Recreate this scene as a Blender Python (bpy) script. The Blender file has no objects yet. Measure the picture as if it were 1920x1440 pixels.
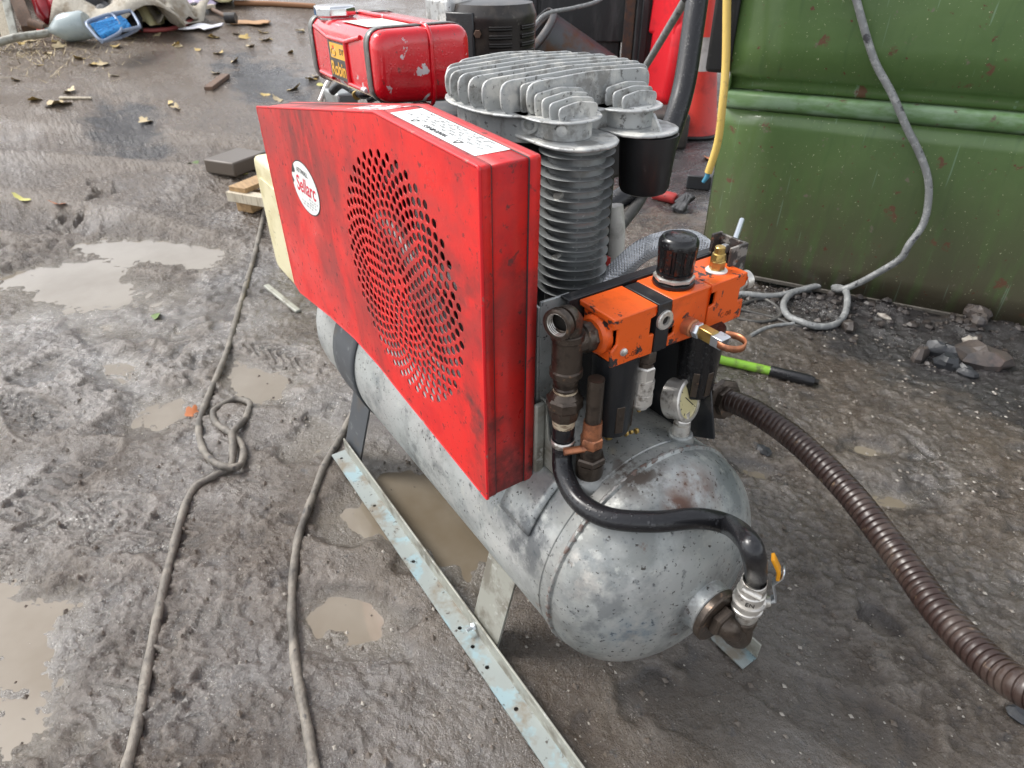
import bpy, bmesh, math, random
import numpy as np
from mathutils import Vector, Matrix, Euler

random.seed(7)
SC = bpy.context.scene
COL = SC.collection
PI = math.pi

# ------------------------------------------------------------------ camera, sky, sun, exposure
cam_d = bpy.data.cameras.new('camera')
cam_d.sensor_fit = 'HORIZONTAL'; cam_d.sensor_width = 36.0
cam_d.lens = 23.1224
cam_d.clip_start = 0.02; cam_d.clip_end = 400.0
cam_d.dof.use_dof = True
cam_d.dof.focus_distance = 1.0
cam_d.dof.aperture_fstop = 9.0
cam = bpy.data.objects.new('camera', cam_d); COL.objects.link(cam)
cam.matrix_world = Matrix([(0.5570506, -0.4661942, 0.6872828, 0.57887),(0.8304545, 0.3189957, -0.4567133, -0.34328),(-0.0063231, 0.8251695, 0.5648498, 1.08481)] + [(0, 0, 0, 1)])
SC.camera = cam

SUN_EL, SUN_AZ = math.radians(50), math.radians(228)      # azimuth of the sun, counted from +Y towards +X
world = bpy.data.worlds.new('World'); SC.world = world; world.use_nodes = True
wn, wl = world.node_tree.nodes, world.node_tree.links
wn.clear()
w_out = wn.new('ShaderNodeOutputWorld'); w_bg = wn.new('ShaderNodeBackground')
w_sky = wn.new('ShaderNodeTexSky'); w_sky.sky_type = 'NISHITA'; w_sky.sun_disc = False
w_sky.sun_elevation = SUN_EL; w_sky.sun_rotation = SUN_AZ
w_sky.air_density = 1.0; w_sky.dust_density = 2.0; w_sky.ozone_density = 1.0
w_hs = wn.new('ShaderNodeHueSaturation'); w_hs.inputs['Saturation'].default_value = 0.22
wl.new(w_sky.outputs[0], w_hs.inputs['Color']); wl.new(w_hs.outputs[0], w_bg.inputs['Color'])
w_bg.inputs['Strength'].default_value = 0.15
wl.new(w_bg.outputs[0], w_out.inputs['Surface'])

sun_d = bpy.data.lights.new('sun', 'SUN'); sun_d.energy = 1.3; sun_d.angle = math.radians(17)
sun_d.color = (1.0, 0.965, 0.91)
sun = bpy.data.objects.new('sun', sun_d); COL.objects.link(sun)
to_sun = Vector((math.sin(SUN_AZ) * math.cos(SUN_EL), math.cos(SUN_AZ) * math.cos(SUN_EL), math.sin(SUN_EL)))
sun.rotation_euler = to_sun.to_track_quat('Z', 'Y').to_euler()

SC.view_settings.view_transform = 'Standard'; SC.view_settings.look = 'None'
SC.view_settings.gamma = 1.0; SC.view_settings.use_curve_mapping = False
SC.view_settings.exposure = 1.12
SC.render.engine = 'CYCLES'
SC.cycles.use_denoising = True
SC.cycles.max_bounces = 6

# ------------------------------------------------------------------ materials
def mat(name, base, rough=0.5, metal=0.0, layers=(), bump=(), coat=0.0, spec=0.5, rvar=None):
    """Principled material; layers are noise masks that mix a colour (and roughness / metal) over the base."""
    m = bpy.data.materials.new(name); m.use_nodes = True
    nt = m.node_tree; N, L = nt.nodes, nt.links
    p = N['Principled BSDF']
    tc = N.new('ShaderNodeTexCoord')
    def vec(st):
        if st is None: return tc.outputs['Object']
        mp = N.new('ShaderNodeMapping'); mp.inputs['Scale'].default_value = st
        L.new(tc.outputs['Object'], mp.inputs['Vector']); return mp.outputs[0]
    def tex(kind, scale, detail, st, dist=0.0):
        if kind == 'voronoi':
            t = N.new('ShaderNodeTexVoronoi'); t.inputs['Scale'].default_value = scale
            L.new(vec(st), t.inputs['Vector']); return t.outputs['Distance']
        t = N.new('ShaderNodeTexNoise'); t.inputs['Scale'].default_value = scale
        t.inputs['Detail'].default_value = detail; t.inputs['Roughness'].default_value = 0.62
        t.inputs['Distortion'].default_value = dist
        L.new(vec(st), t.inputs['Vector']); return t.outputs['Fac']
    def ramp(src, lo, hi):
        r = N.new('ShaderNodeMapRange'); r.inputs['From Min'].default_value = lo; r.inputs['From Max'].default_value = hi
        L.new(src, r.inputs['Value']); return r.outputs[0]
    def fmix(a, b, fac):
        x = N.new('ShaderNodeMix'); x.data_type = 'FLOAT'
        L.new(fac, x.inputs['Factor'])
        for i, v in ((2, a), (3, b)):
            if isinstance(v, (int, float)): x.inputs[i].default_value = v
            else: L.new(v, x.inputs[i])
        return x.outputs[0]
    col = None; r_s = rough; m_s = metal
    if rvar:
        r_s = fmix(rvar[1], rvar[2], ramp(tex('noise', rvar[0], 4, None), 0.35, 0.65))
    for ly in layers:
        k = ramp(tex(ly.get('kind', 'noise'), ly['scale'], ly.get('detail', 5), ly.get('st'), ly.get('dist', 0.0)), ly['lo'], ly['hi'])
        if 'where' in ly:      # a band of the object's own space where this wear lies
            ax, a, b = ly['where']
            sp = N.new('ShaderNodeSeparateXYZ'); L.new(tc.outputs['Object'], sp.inputs[0])
            g_ = ramp(sp.outputs[ax], a, b)
            mm = N.new('ShaderNodeMath'); mm.operation = 'MULTIPLY'; L.new(k, mm.inputs[0]); L.new(g_, mm.inputs[1]); k = mm.outputs[0]
        if 'spot' in ly:       # one stain or scrape at its own place on the thing
            cx, cy, cz, rad = ly['spot']
            ds = N.new('ShaderNodeVectorMath'); ds.operation = 'DISTANCE'; L.new(tc.outputs['Object'], ds.inputs[0]); ds.inputs[1].default_value = (cx + 0.3, cy - 0.211, cz)
            g_ = ramp(ds.outputs['Value'], rad, rad * 0.35)
            mm = N.new('ShaderNodeMath'); mm.operation = 'MULTIPLY'; L.new(k, mm.inputs[0]); L.new(g_, mm.inputs[1]); k = mm.outputs[0]
        if ly.get('amt', 1.0) != 1.0:
            mm = N.new('ShaderNodeMath'); mm.operation = 'MULTIPLY'; L.new(k, mm.inputs[0]); mm.inputs[1].default_value = ly['amt']; k = mm.outputs[0]
        if 'color' in ly:
            x = N.new('ShaderNodeMix'); x.data_type = 'RGBA'; L.new(k, x.inputs['Factor'])
            if col is None: x.inputs[6].default_value = (*base, 1)
            else: L.new(col, x.inputs[6])
            x.inputs[7].default_value = (*ly['color'], 1); col = x.outputs[2]
        if 'rough' in ly: r_s = fmix(r_s, ly['rough'], k)
        if 'metal' in ly: m_s = fmix(m_s, ly['metal'], k)
    if col is None: p.inputs['Base Color'].default_value = (*base, 1)
    else: L.new(col, p.inputs['Base Color'])
    for s, v in (('Roughness', r_s), ('Metallic', m_s)):
        if isinstance(v, (int, float)): p.inputs[s].default_value = v
        else: L.new(v, p.inputs[s])
    p.inputs['Specular IOR Level'].default_value = spec
    if coat: p.inputs['Coat Weight'].default_value = coat; p.inputs['Coat Roughness'].default_value = 0.08
    prev = None
    for b in bump:
        t = tex(b.get('kind', 'noise'), b['scale'], b.get('detail', 4), b.get('st'))
        if 'lo' in b: t = ramp(t, b['lo'], b['hi'])
        bn = N.new('ShaderNodeBump'); bn.inputs['Strength'].default_value = b['s']; bn.inputs['Distance'].default_value = b.get('d', 0.002)
        L.new(t, bn.inputs['Height'])
        if prev is not None: L.new(prev, bn.inputs['Normal'])
        prev = bn.outputs['Normal']
    if prev is not None: L.new(prev, p.inputs['Normal'])
    return m

DROPS = dict(kind='voronoi', scale=150, s=0.35, d=0.0012, lo=0.32, hi=0.1)
GRIT = dict(scale=420, s=0.12, d=0.0006)
M = {}
M['red'] = mat('red_paint', (0.68, 0.018, 0.015), 0.36, 0, [
    dict(scale=14, lo=0.5, hi=0.72, color=(0.50, 0.008, 0.012), detail=6),
    dict(scale=5, lo=0.50, hi=0.68, color=(0.075, 0.035, 0.032), amt=0.62, rough=0.6, detail=11, st=(1.3, 1, 0.7), dist=0.6),
    dict(scale=3.3, lo=0.50, hi=0.64, color=(0.21, 0.045, 0.042), amt=0.6, rough=0.55, detail=12),
    dict(scale=75, lo=0.60, hi=0.66, color=(0.07, 0.03, 0.028), amt=0.8, rough=0.7, detail=8),
    dict(scale=130, lo=0.69, hi=0.73, color=(0.04, 0.025, 0.025), amt=0.8, detail=3),
    dict(scale=24, lo=0.66, hi=0.72, color=(0.75, 0.16, 0.15), amt=0.35, detail=8, st=(4, 1, 0.6)),
    dict(scale=11, lo=0.34, hi=0.62, color=(0.09, 0.045, 0.04), detail=11, spot=(*(-0.4038, 0.0000, 0.7815), 0.15), amt=0.6, rough=0.65),
    dict(scale=14, lo=0.40, hi=0.62, color=(0.07, 0.035, 0.03), detail=11, spot=(*(-0.5803, 0.0000, 0.8137), 0.13), amt=0.8, rough=0.65, st=(1.6, 1, 0.7)),
    dict(scale=16, lo=0.38, hi=0.62, color=(0.10, 0.035, 0.03), detail=11, spot=(*(-0.0503, 0.0000, 0.7215), 0.09), amt=0.8, rough=0.65),
    dict(scale=12, lo=0.36, hi=0.64, color=(0.11, 0.03, 0.028), detail=10, spot=(*(-0.1868, 0.0000, 0.6968), 0.15), amt=0.6, rough=0.6),
    dict(scale=30, lo=0.42, hi=0.60, color=(0.06, 0.03, 0.028), detail=10, spot=(*(-0.0276, 0.0000, 0.5581), 0.06), amt=0.8, rough=0.65),
    dict(scale=30, lo=0.44, hi=0.60, color=(0.06, 0.028, 0.026), detail=10, spot=(0.004, 0.04, 0.46, 0.08), amt=0.7, rough=0.65),
    dict(scale=22, lo=0.44, hi=0.62, color=(0.07, 0.03, 0.028), detail=10, spot=(0.004, 0.04, 0.75, 0.10), amt=0.6, rough=0.65)],
    bump=[dict(scale=60, s=0.05, d=0.002), DROPS | dict(s=0.12)], rvar=(9, 0.26, 0.5))
M['red_edge'] = mat('worn_red_edge', (0.66, 0.012, 0.018), 0.4, 0, [
    dict(scale=45, lo=0.60, hi=0.66, color=(0.30, 0.16, 0.13), detail=7, st=(1, 1, 1)),
    dict(scale=70, lo=0.66, hi=0.70, color=(0.06, 0.05, 0.045), detail=4)])
M['red_tank'] = mat('gloss_red_paint', (0.62, 0.006, 0.016), 0.2, 0, [
    dict(scale=16, lo=0.60, hi=0.615, color=(0.60, 0.57, 0.58), detail=9, rough=0.5),
    dict(scale=60, lo=0.63, hi=0.68, color=(0.10, 0.02, 0.02), amt=0.8),
    dict(scale=7, lo=0.55, hi=0.75, color=(0.32, 0.006, 0.01), amt=0.6)],
    bump=[dict(scale=9, s=0.12, d=0.004), DROPS | dict(s=0.3)], coat=0.6)
M['galv'] = mat('galvanised_steel', (0.48, 0.49, 0.48), 0.36, 0.45, [
    dict(scale=7, lo=0.42, hi=0.62, color=(0.45, 0.475, 0.465), detail=8, rough=0.5),
    dict(scale=8, lo=0.52, hi=0.62, color=(0.155, 0.18, 0.19), amt=0.7, detail=11),
    dict(scale=3.2, lo=0.50, hi=0.66, color=(0.22, 0.225, 0.205), amt=0.65, detail=10, st=(0.6, 1, 1.6)),
    dict(scale=2.1, lo=0.52, hi=0.63, color=(0.20, 0.20, 0.185), amt=0.75, detail=12),
    dict(scale=38, lo=0.58, hi=0.66, color=(0.54, 0.55, 0.51), amt=0.6, detail=8),
    dict(scale=60, lo=0.60, hi=0.66, color=(0.13, 0.14, 0.15), amt=0.6, detail=8),
    dict(scale=120, lo=0.63, hi=0.665, color=(0.055, 0.05, 0.045), detail=4, rough=0.6, metal=0.1),
    dict(scale=17, lo=0.645, hi=0.70, color=(0.15, 0.085, 0.055), detail=7, rough=0.65, metal=0.1),
    dict(kind='voronoi', scale=95, lo=0.16, hi=0.1, color=(0.05, 0.05, 0.05), amt=0.55, metal=0.1),
    dict(scale=6, lo=0.38, hi=0.60, color=(0.10, 0.085, 0.068), detail=11, where=(2, 0.24, 0.12), amt=0.85, rough=0.6, metal=0.05),
    dict(scale=30, lo=0.40, hi=0.56, color=(0.16, 0.085, 0.055), detail=8, spot=(*(0.1692, 0.2237, 0.4584), 0.055), amt=0.7, rough=0.6, metal=0.1),
    dict(scale=40, lo=0.42, hi=0.54, color=(0.13, 0.07, 0.05), detail=8, spot=(*(0.1747, 0.1888, 0.4524), 0.030), rough=0.6, metal=0.1),
    dict(scale=34, lo=0.46, hi=0.56, color=(0.07, 0.055, 0.045), detail=8, spot=(*(0.1102, 0.1685, 0.4763), 0.055), rough=0.6, metal=0.1),
    dict(scale=26, lo=0.42, hi=0.58, color=(0.60, 0.56, 0.51), detail=9, spot=(*(0.1423, 0.0524, 0.3782), 0.045), amt=0.8),
    dict(scale=24, lo=0.46, hi=0.58, color=(0.085, 0.10, 0.115), detail=10, spot=(*(0.1831, 0.0643, 0.3184), 0.10), amt=0.5),
    dict(scale=20, lo=0.46, hi=0.58, color=(0.09, 0.10, 0.11), detail=10, spot=(*(0.0381, 0.0372, 0.3601), 0.09), amt=0.8),
    dict(scale=18, lo=0.46, hi=0.58, color=(0.12, 0.13, 0.13), detail=10, spot=(*(-0.2634, 0.0273, 0.2762), 0.14), amt=0.7),
    dict(scale=30, lo=0.44, hi=0.56, color=(0.17, 0.24, 0.30), detail=8, spot=(*(0.2076, 0.0987, 0.2903), 0.05), amt=0.6),
    dict(scale=40, lo=0.42, hi=0.56, color=(0.10, 0.08, 0.07), detail=8, spot=(0.222, 0.211, 0.297, 0.075), amt=0.7, rough=0.6, metal=0.1)],
    bump=[dict(scale=45, s=0.12, d=0.002, detail=8), dict(scale=160, s=0.10, d=0.0008), DROPS | dict(s=0.16, scale=110)])
M['weld'] = mat('weathered_weld', (0.30, 0.29, 0.275), 0.5, 0.4, [dict(scale=16, lo=0.5, hi=0.62, color=(0.13, 0.09, 0.075), detail=8, metal=0.1, rough=0.65)], bump=[dict(scale=200, s=0.6, d=0.001)])
M['galv_blue'] = mat('zinc_rail', (0.29, 0.32, 0.31), 0.5, 0.35, [
    dict(scale=16, lo=0.52, hi=0.58, color=(0.28, 0.40, 0.44), detail=7, amt=0.8),
    dict(scale=14, lo=0.50, hi=0.62, color=(0.19, 0.16, 0.12), detail=9, rough=0.7, metal=0.05, amt=0.9),
    dict(scale=90, lo=0.62, hi=0.68, color=(0.06, 0.05, 0.045), detail=4, metal=0.0)],
    bump=[dict(scale=120, s=0.25, d=0.001)])
M['galv_dull'] = mat('dull_zinc_leg', (0.33, 0.33, 0.29), 0.55, 0.35, [
    dict(scale=18, lo=0.48, hi=0.62, color=(0.13, 0.115, 0.09), detail=8, amt=0.85, rough=0.7, metal=0.05),
    dict(scale=60, lo=0.6, hi=0.66, color=(0.5, 0.5, 0.47), amt=0.6)], bump=[GRIT])
M['dark_leg'] = mat('dark_grey_steel', (0.075, 0.082, 0.09), 0.5, 0.2, [
    dict(scale=40, lo=0.6, hi=0.68, color=(0.24, 0.25, 0.25), amt=0.6), dict(scale=12, lo=0.55, hi=0.7, color=(0.10, 0.085, 0.07))], bump=[GRIT])
M['alu'] = mat('cast_aluminium', (0.44, 0.45, 0.445), 0.5, 0.35, [
    dict(scale=26, lo=0.5, hi=0.62, color=(0.62, 0.61, 0.57), detail=8, rough=0.6, metal=0.1),
    dict(scale=30, lo=0.52, hi=0.62, color=(0.17, 0.16, 0.145), detail=12, amt=0.7, rough=0.6, metal=0.1),
    dict(scale=110, lo=0.60, hi=0.66, color=(0.08, 0.075, 0.07), detail=5, amt=0.8, metal=0.0)],
    bump=[dict(scale=150, s=0.3, d=0.001, detail=6)])
M['alu_fin'] = mat('grey_cylinder_fin', (0.27, 0.28, 0.28), 0.42, 0.55, [
    dict(scale=30, lo=0.52, hi=0.66, color=(0.20, 0.19, 0.175), detail=7, amt=0.8), dict(scale=80, lo=0.64, hi=0.69, color=(0.5, 0.5, 0.49))], bump=[GRIT])
M['steel_dark'] = mat('oily_dark_steel', (0.035, 0.034, 0.034), 0.42, 0.4, [
    dict(scale=24, lo=0.52, hi=0.66, color=(0.085, 0.075, 0.065), detail=7)], bump=[GRIT])
M['black_steel'] = mat('black_painted_steel', (0.016, 0.017, 0.019), 0.32, 0, [
    dict(scale=20, lo=0.58, hi=0.68, color=(0.07, 0.06, 0.055), detail=7, rough=0.6)], bump=[DROPS | dict(s=0.15), GRIT])
M['worn_channel'] = mat('chipped_black_channel', (0.05, 0.045, 0.042), 0.5, 0.2, [
    dict(scale=45, lo=0.52, hi=0.58, color=(0.34, 0.32, 0.29), detail=8, amt=0.75), dict(scale=60, lo=0.6, hi=0.64, color=(0.2, 0.09, 0.05), detail=6)], bump=[GRIT])
M['black_plastic'] = mat('wet_black_plastic', (0.010, 0.010, 0.011), 0.22, 0, [
    dict(scale=30, lo=0.6, hi=0.7, color=(0.03, 0.03, 0.032))], bump=[DROPS | dict(s=0.45, scale=190)])
M['matt_plastic'] = mat('matt_black_plastic', (0.013, 0.013, 0.014), 0.4, 0, [dict(scale=60, lo=0.62, hi=0.7, color=(0.05, 0.05, 0.05), amt=0.6)], bump=[GRIT])
M['rubber'] = mat('wet_black_rubber', (0.013, 0.013, 0.015), 0.27, 0, [dict(scale=70, lo=0.62, hi=0.7, color=(0.05, 0.05, 0.055))], bump=[DROPS | dict(s=0.4, scale=170)])
M['orange'] = mat('orange_paint', (0.80, 0.115, 0.012), 0.36, 0, [
    dict(scale=38, lo=0.595, hi=0.61, color=(0.05, 0.045, 0.045), detail=8, metal=0.3), dict(scale=20, lo=0.54, hi=0.68, color=(0.40, 0.06, 0.015), detail=8, amt=0.6),
    dict(scale=12, lo=0.5, hi=0.75, color=(0.66, 0.085, 0.01), detail=6),
    dict(scale=150, lo=0.66, hi=0.70, color=(0.12, 0.03, 0.02), amt=0.7)], bump=[GRIT, DROPS | dict(s=0.08)])
M['iron'] = mat('oily_iron_fitting', (0.085, 0.066, 0.052), 0.3, 0.55, [
    dict(scale=40, lo=0.5, hi=0.66, color=(0.035, 0.027, 0.022), detail=8), dict(scale=60, lo=0.63, hi=0.68, color=(0.2, 0.13, 0.085))], bump=[dict(scale=180, s=0.3, d=0.001), DROPS | dict(s=0.3)])
M['iron_thread'] = mat('dark_thread', (0.02, 0.018, 0.016), 0.4, 0.5)
M['nickel'] = mat('plated_fitting', (0.68, 0.65, 0.60), 0.3, 0.65, [
    dict(scale=60, lo=0.55, hi=0.66, color=(0.16, 0.13, 0.10), detail=7, amt=0.85, rough=0.5)], bump=[GRIT])
M['braid'] = mat('steel_braid', (0.62, 0.63, 0.65), 0.3, 0.45)
M['chrome'] = mat('chrome', (0.72, 0.73, 0.75), 0.12, 1.0, [dict(scale=50, lo=0.62, hi=0.7, color=(0.3, 0.27, 0.25), amt=0.6)])
M['zinc_bright'] = mat('bright_zinc', (0.62, 0.66, 0.70), 0.28, 0.85, [dict(scale=60, lo=0.6, hi=0.68, color=(0.3, 0.28, 0.26))])
M['brass'] = mat('brass', (0.58, 0.40, 0.13), 0.3, 0.85, [dict(scale=50, lo=0.52, hi=0.66, color=(0.22, 0.14, 0.06), amt=0.8)], bump=[GRIT])
M['copper'] = mat('copper_fitting', (0.50, 0.20, 0.10), 0.38, 0.6, [dict(scale=50, lo=0.52, hi=0.66, color=(0.18, 0.08, 0.05), amt=0.8)], bump=[GRIT])
M['tape'] = mat('thread_tape', (0.55, 0.46, 0.33), 0.6, 0, [dict(scale=90, lo=0.5, hi=0.6, color=(0.2, 0.14, 0.09), st=(1, 1, 4))])
M['white_ring'] = mat('white_sealant', (0.75, 0.72, 0.68), 0.5)
M['brown_hose'] = mat('brown_ribbed_plastic', (0.027, 0.014, 0.011), 0.33, 0, [
    dict(scale=18, lo=0.5, hi=0.66, color=(0.06, 0.042, 0.034), detail=7), dict(scale=60, lo=0.62, hi=0.68, color=(0.16, 0.11, 0.07), amt=0.7)], bump=[GRIT])
M['rope'] = mat('muddy_grey_cable', (0.15, 0.135, 0.115), 0.6, 0, [
    dict(scale=22, lo=0.45, hi=0.62, color=(0.24, 0.215, 0.18), detail=7), dict(scale=30, lo=0.58, hi=0.66, color=(0.05, 0.047, 0.045), detail=6), dict(scale=9, lo=0.52, hi=0.6, color=(0.075, 0.068, 0.06), detail=6, amt=0.8)],
    bump=[dict(scale=150, s=0.8, d=0.003, detail=8), dict(scale=60, s=0.5, d=0.004)])
M['grey_hose'] = mat('scuffed_grey_hose', (0.20, 0.205, 0.205), 0.45, 0, [
    dict(scale=60, lo=0.5, hi=0.62, color=(0.33, 0.335, 0.33), detail=7), dict(scale=30, lo=0.6, hi=0.66, color=(0.05, 0.05, 0.055))], bump=[GRIT])
M['dark_hose'] = mat('dark_grey_hose', (0.06, 0.058, 0.055), 0.45, 0, [dict(scale=60, lo=0.5, hi=0.62, color=(0.11, 0.105, 0.095), detail=7)], bump=[GRIT])
M['yellow_hose'] = mat('yellow_hose', (0.72, 0.50, 0.13), 0.45, 0, [dict(scale=40, lo=0.58, hi=0.7, color=(0.45, 0.32, 0.10))])
M['blue_wire'] = mat('blue_wire', (0.06, 0.25, 0.38), 0.5)
M['green'] = mat('green_skip_paint', (0.066, 0.122, 0.034), 0.40, 0, [
    dict(scale=3, lo=0.4, hi=0.7, color=(0.088, 0.152, 0.045), detail=5),
    dict(scale=9, lo=0.55, hi=0.7, color=(0.045, 0.095, 0.028), detail=8, st=(5, 5, 0.7), amt=0.5),
    dict(scale=5, lo=0.20, hi=0.50, color=(0.070, 0.056, 0.036), detail=9, st=(4, 4, 0.8), where=(2, 0.55, 0.05), amt=0.95, rough=0.5),
    dict(scale=42, lo=0.66, hi=0.69, color=(0.10, 0.035, 0.018), detail=6, rough=0.7),
    dict(scale=11, lo=0.645, hi=0.68, color=(0.11, 0.05, 0.025), detail=12, rough=0.7),
    dict(scale=130, lo=0.69, hi=0.71, color=(0.50, 0.52, 0.33), detail=3, amt=0.8),
    dict(scale=26, lo=0.655, hi=0.70, color=(0.15, 0.125, 0.095), detail=6, amt=0.8),
    dict(scale=7, lo=0.685, hi=0.70, color=(0.22, 0.33, 0.24), detail=2, st=(9, 9, 0.35), amt=0.35)],
    bump=[dict(scale=3, s=0.25, d=0.02), dict(scale=60, s=0.12, d=0.002)], coat=0.25)
M['green_rib'] = mat('worn_green_rib', (0.075, 0.145, 0.050), 0.52, 0, [
    dict(scale=10, lo=0.42, hi=0.6, color=(0.135, 0.21, 0.125), detail=7, st=(1, 1, 3)), dict(scale=30, lo=0.6, hi=0.67, color=(0.08, 0.055, 0.035), detail=7)], bump=[GRIT])
M['skip_dirt'] = mat('muddy_skip_edge', (0.085, 0.075, 0.062), 0.55, 0, [dict(scale=30, lo=0.5, hi=0.65, color=(0.14, 0.125, 0.105), detail=8)], bump=[dict(scale=80, s=0.6, d=0.004)])
M['funnel'] = mat('dull_steel_funnel', (0.085, 0.085, 0.09), 0.5, 0.4, [dict(scale=9, lo=0.5, hi=0.64, color=(0.10, 0.055, 0.035), detail=8)], bump=[GRIT])
M['rust'] = mat('rusty_steel', (0.10, 0.055, 0.035), 0.75, 0.1, [dict(scale=20, lo=0.45, hi=0.6, color=(0.055, 0.045, 0.042), detail=8)], bump=[dict(scale=80, s=0.4, d=0.002)])
M['bin_black'] = mat('weathered_black_plastic', (0.017, 0.018, 0.020), 0.45, 0, [
    dict(scale=5, lo=0.5, hi=0.68, color=(0.045, 0.046, 0.048), detail=9, st=(3, 3, 0.6)), dict(scale=60, lo=0.67, hi=0.7, color=(0.09, 0.09, 0.09), amt=0.7)], bump=[GRIT])
M['cone_red'] = mat('traffic_cone_red', (0.62, 0.035, 0.022), 0.45, 0, [dict(scale=8, lo=0.5, hi=0.7, color=(0.36, 0.022, 0.016), detail=6), dict(scale=70, lo=0.66, hi=0.7, color=(0.12, 0.05, 0.04))])
M['plastic_red'] = mat('bright_red_plastic', (0.70, 0.012, 0.022), 0.4, 0, [dict(scale=8, lo=0.55, hi=0.75, color=(0.45, 0.01, 0.018)), dict(scale=60, lo=0.67, hi=0.71, color=(0.2, 0.03, 0.03))])
M['reflective'] = mat('dirty_white_band', (0.48, 0.44, 0.42), 0.5, 0, [dict(scale=10, lo=0.45, hi=0.7, color=(0.28, 0.24, 0.22))])
M['cream'] = mat('cream_plastic', (0.70, 0.64, 0.42), 0.45, 0, [
    dict(scale=9, lo=0.5, hi=0.68, color=(0.52, 0.45, 0.24), detail=7), dict(scale=26, lo=0.63, hi=0.68, color=(0.20, 0.16, 0.08), detail=6, st=(1, 1, 3)),], bump=[GRIT])
M['white_plastic'] = mat('dirty_white_plastic', (0.62, 0.60, 0.55), 0.5, 0, [dict(scale=20, lo=0.55, hi=0.7, color=(0.36, 0.34, 0.30), detail=7)], bump=[GRIT])
M['wood'] = mat('raw_pine', (0.42, 0.27, 0.13), 0.65, 0, [dict(scale=12, lo=0.4, hi=0.65, color=(0.28, 0.17, 0.08), detail=8, st=(1, 8, 8)), dict(scale=30, lo=0.62, hi=0.7, color=(0.08, 0.06, 0.045))], bump=[dict(scale=60, s=0.3, d=0.002)])
M['wood_dark'] = mat('weathered_timber', (0.16, 0.095, 0.06), 0.7, 0, [dict(scale=12, lo=0.45, hi=0.65, color=(0.08, 0.06, 0.05), detail=8, st=(8, 8, 1))], bump=[GRIT])
M['wood_pale'] = mat('pale_timber', (0.55, 0.49, 0.38), 0.65, 0, [dict(scale=12, lo=0.45, hi=0.65, color=(0.36, 0.30, 0.22), detail=8, st=(8, 8, 1))], bump=[GRIT])
M['stone'] = mat('wet_stone', (0.085, 0.070, 0.062), 0.45, 0, [dict(scale=25, lo=0.45, hi=0.62, color=(0.055, 0.05, 0.05), detail=8), dict(scale=9, lo=0.58, hi=0.7, color=(0.17, 0.12, 0.105))], bump=[dict(scale=70, s=0.6, d=0.004, detail=8)])
M['stone_pale'] = mat('pale_grit', (0.34, 0.31, 0.27), 0.5, 0, [dict(scale=40, lo=0.5, hi=0.6, color=(0.18, 0.155, 0.13))])
M['clod'] = mat('wet_mud_clod', (0.056, 0.046, 0.040), 0.4, 0, [dict(scale=35, lo=0.45, hi=0.6, color=(0.04, 0.034, 0.032), detail=8)], bump=[dict(scale=90, s=0.6, d=0.004, detail=8)])
M['crumb'] = mat('mud_crumb', (0.105, 0.084, 0.066), 0.4)
M['coal'] = mat('black_lump', (0.028, 0.03, 0.034), 0.35, 0, bump=[dict(scale=70, s=0.6, d=0.004, detail=8)])
M['sticker'] = mat('white_sticker', (0.78, 0.80, 0.78), 0.35, 0, [dict(scale=40, lo=0.62, hi=0.7, color=(0.5, 0.49, 0.47), amt=0.5)])
M['sticker_worn'] = mat('scraped_sticker', (0.72, 0.70, 0.69), 0.45, 0, [dict(scale=45, lo=0.5, hi=0.53, color=(0.55, 0.02, 0.03), detail=6, st=(1, 2, 1)), dict(scale=60, lo=0.6, hi=0.63, color=(0.35, 0.3, 0.3))])
M['sticker_tank'] = mat('faded_tank_label', (0.70, 0.72, 0.66), 0.4, 0, [dict(scale=16, lo=0.62, hi=0.68, color=(0.28, 0.2, 0.06)), dict(scale=50, lo=0.6, hi=0.65, color=(0.5, 0.5, 0.46))])
M['ink'] = mat('black_print', (0.03, 0.03, 0.032), 0.5)
M['ink_grey'] = mat('fine_grey_print', (0.16, 0.17, 0.17), 0.5)
M['ink_red'] = mat('red_print', (0.62, 0.02, 0.05), 0.5)
M['badge_black'] = mat('badge_black', (0.018, 0.016, 0.014), 0.3, 0, coat=0.5)
M['badge_yellow'] = mat('badge_yellow', (0.78, 0.42, 0.03), 0.35, 0, coat=0.4)
M['badge_red'] = mat('badge_red', (0.75, 0.06, 0.02), 0.35)
M['strap'] = mat('grey_tank_strap', (0.17, 0.175, 0.165), 0.4, 0.6, [dict(scale=60, lo=0.55, hi=0.65, color=(0.36, 0.35, 0.33))], bump=[GRIT])
M['shroud'] = mat('oily_black_shroud', (0.030, 0.026, 0.024), 0.38, 0.2, [dict(scale=14, lo=0.5, hi=0.68, color=(0.075, 0.062, 0.05), detail=8), dict(scale=70, lo=0.64, hi=0.7, color=(0.13, 0.12, 0.1), amt=0.6)], bump=[GRIT])
M['dial'] = mat('cream_dial', (0.62, 0.55, 0.30), 0.3, 0, [dict(scale=90, lo=0.62, hi=0.68, color=(0.25, 0.22, 0.12))], coat=0.7)
M['leaf_yellow'] = mat('dry_yellow_leaf', (0.50, 0.36, 0.12), 0.55, 0, [dict(scale=30, lo=0.5, hi=0.7, color=(0.30, 0.19, 0.07))])
M['leaf_pale'] = mat('pale_dry_leaf', (0.52, 0.42, 0.25), 0.6, 0, [dict(scale=30, lo=0.5, hi=0.7, color=(0.33, 0.24, 0.13))])
M['leaf_lime'] = mat('yellow_green_leaf', (0.60, 0.55, 0.16), 0.45, 0, [dict(scale=30, lo=0.5, hi=0.7, color=(0.40, 0.38, 0.10))])
M['leaf_orange'] = mat('orange_leaf', (0.42, 0.13, 0.035), 0.5, 0)
M['leaf_green'] = mat('green_leaf', (0.10, 0.16, 0.035), 0.45, 0)
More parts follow.
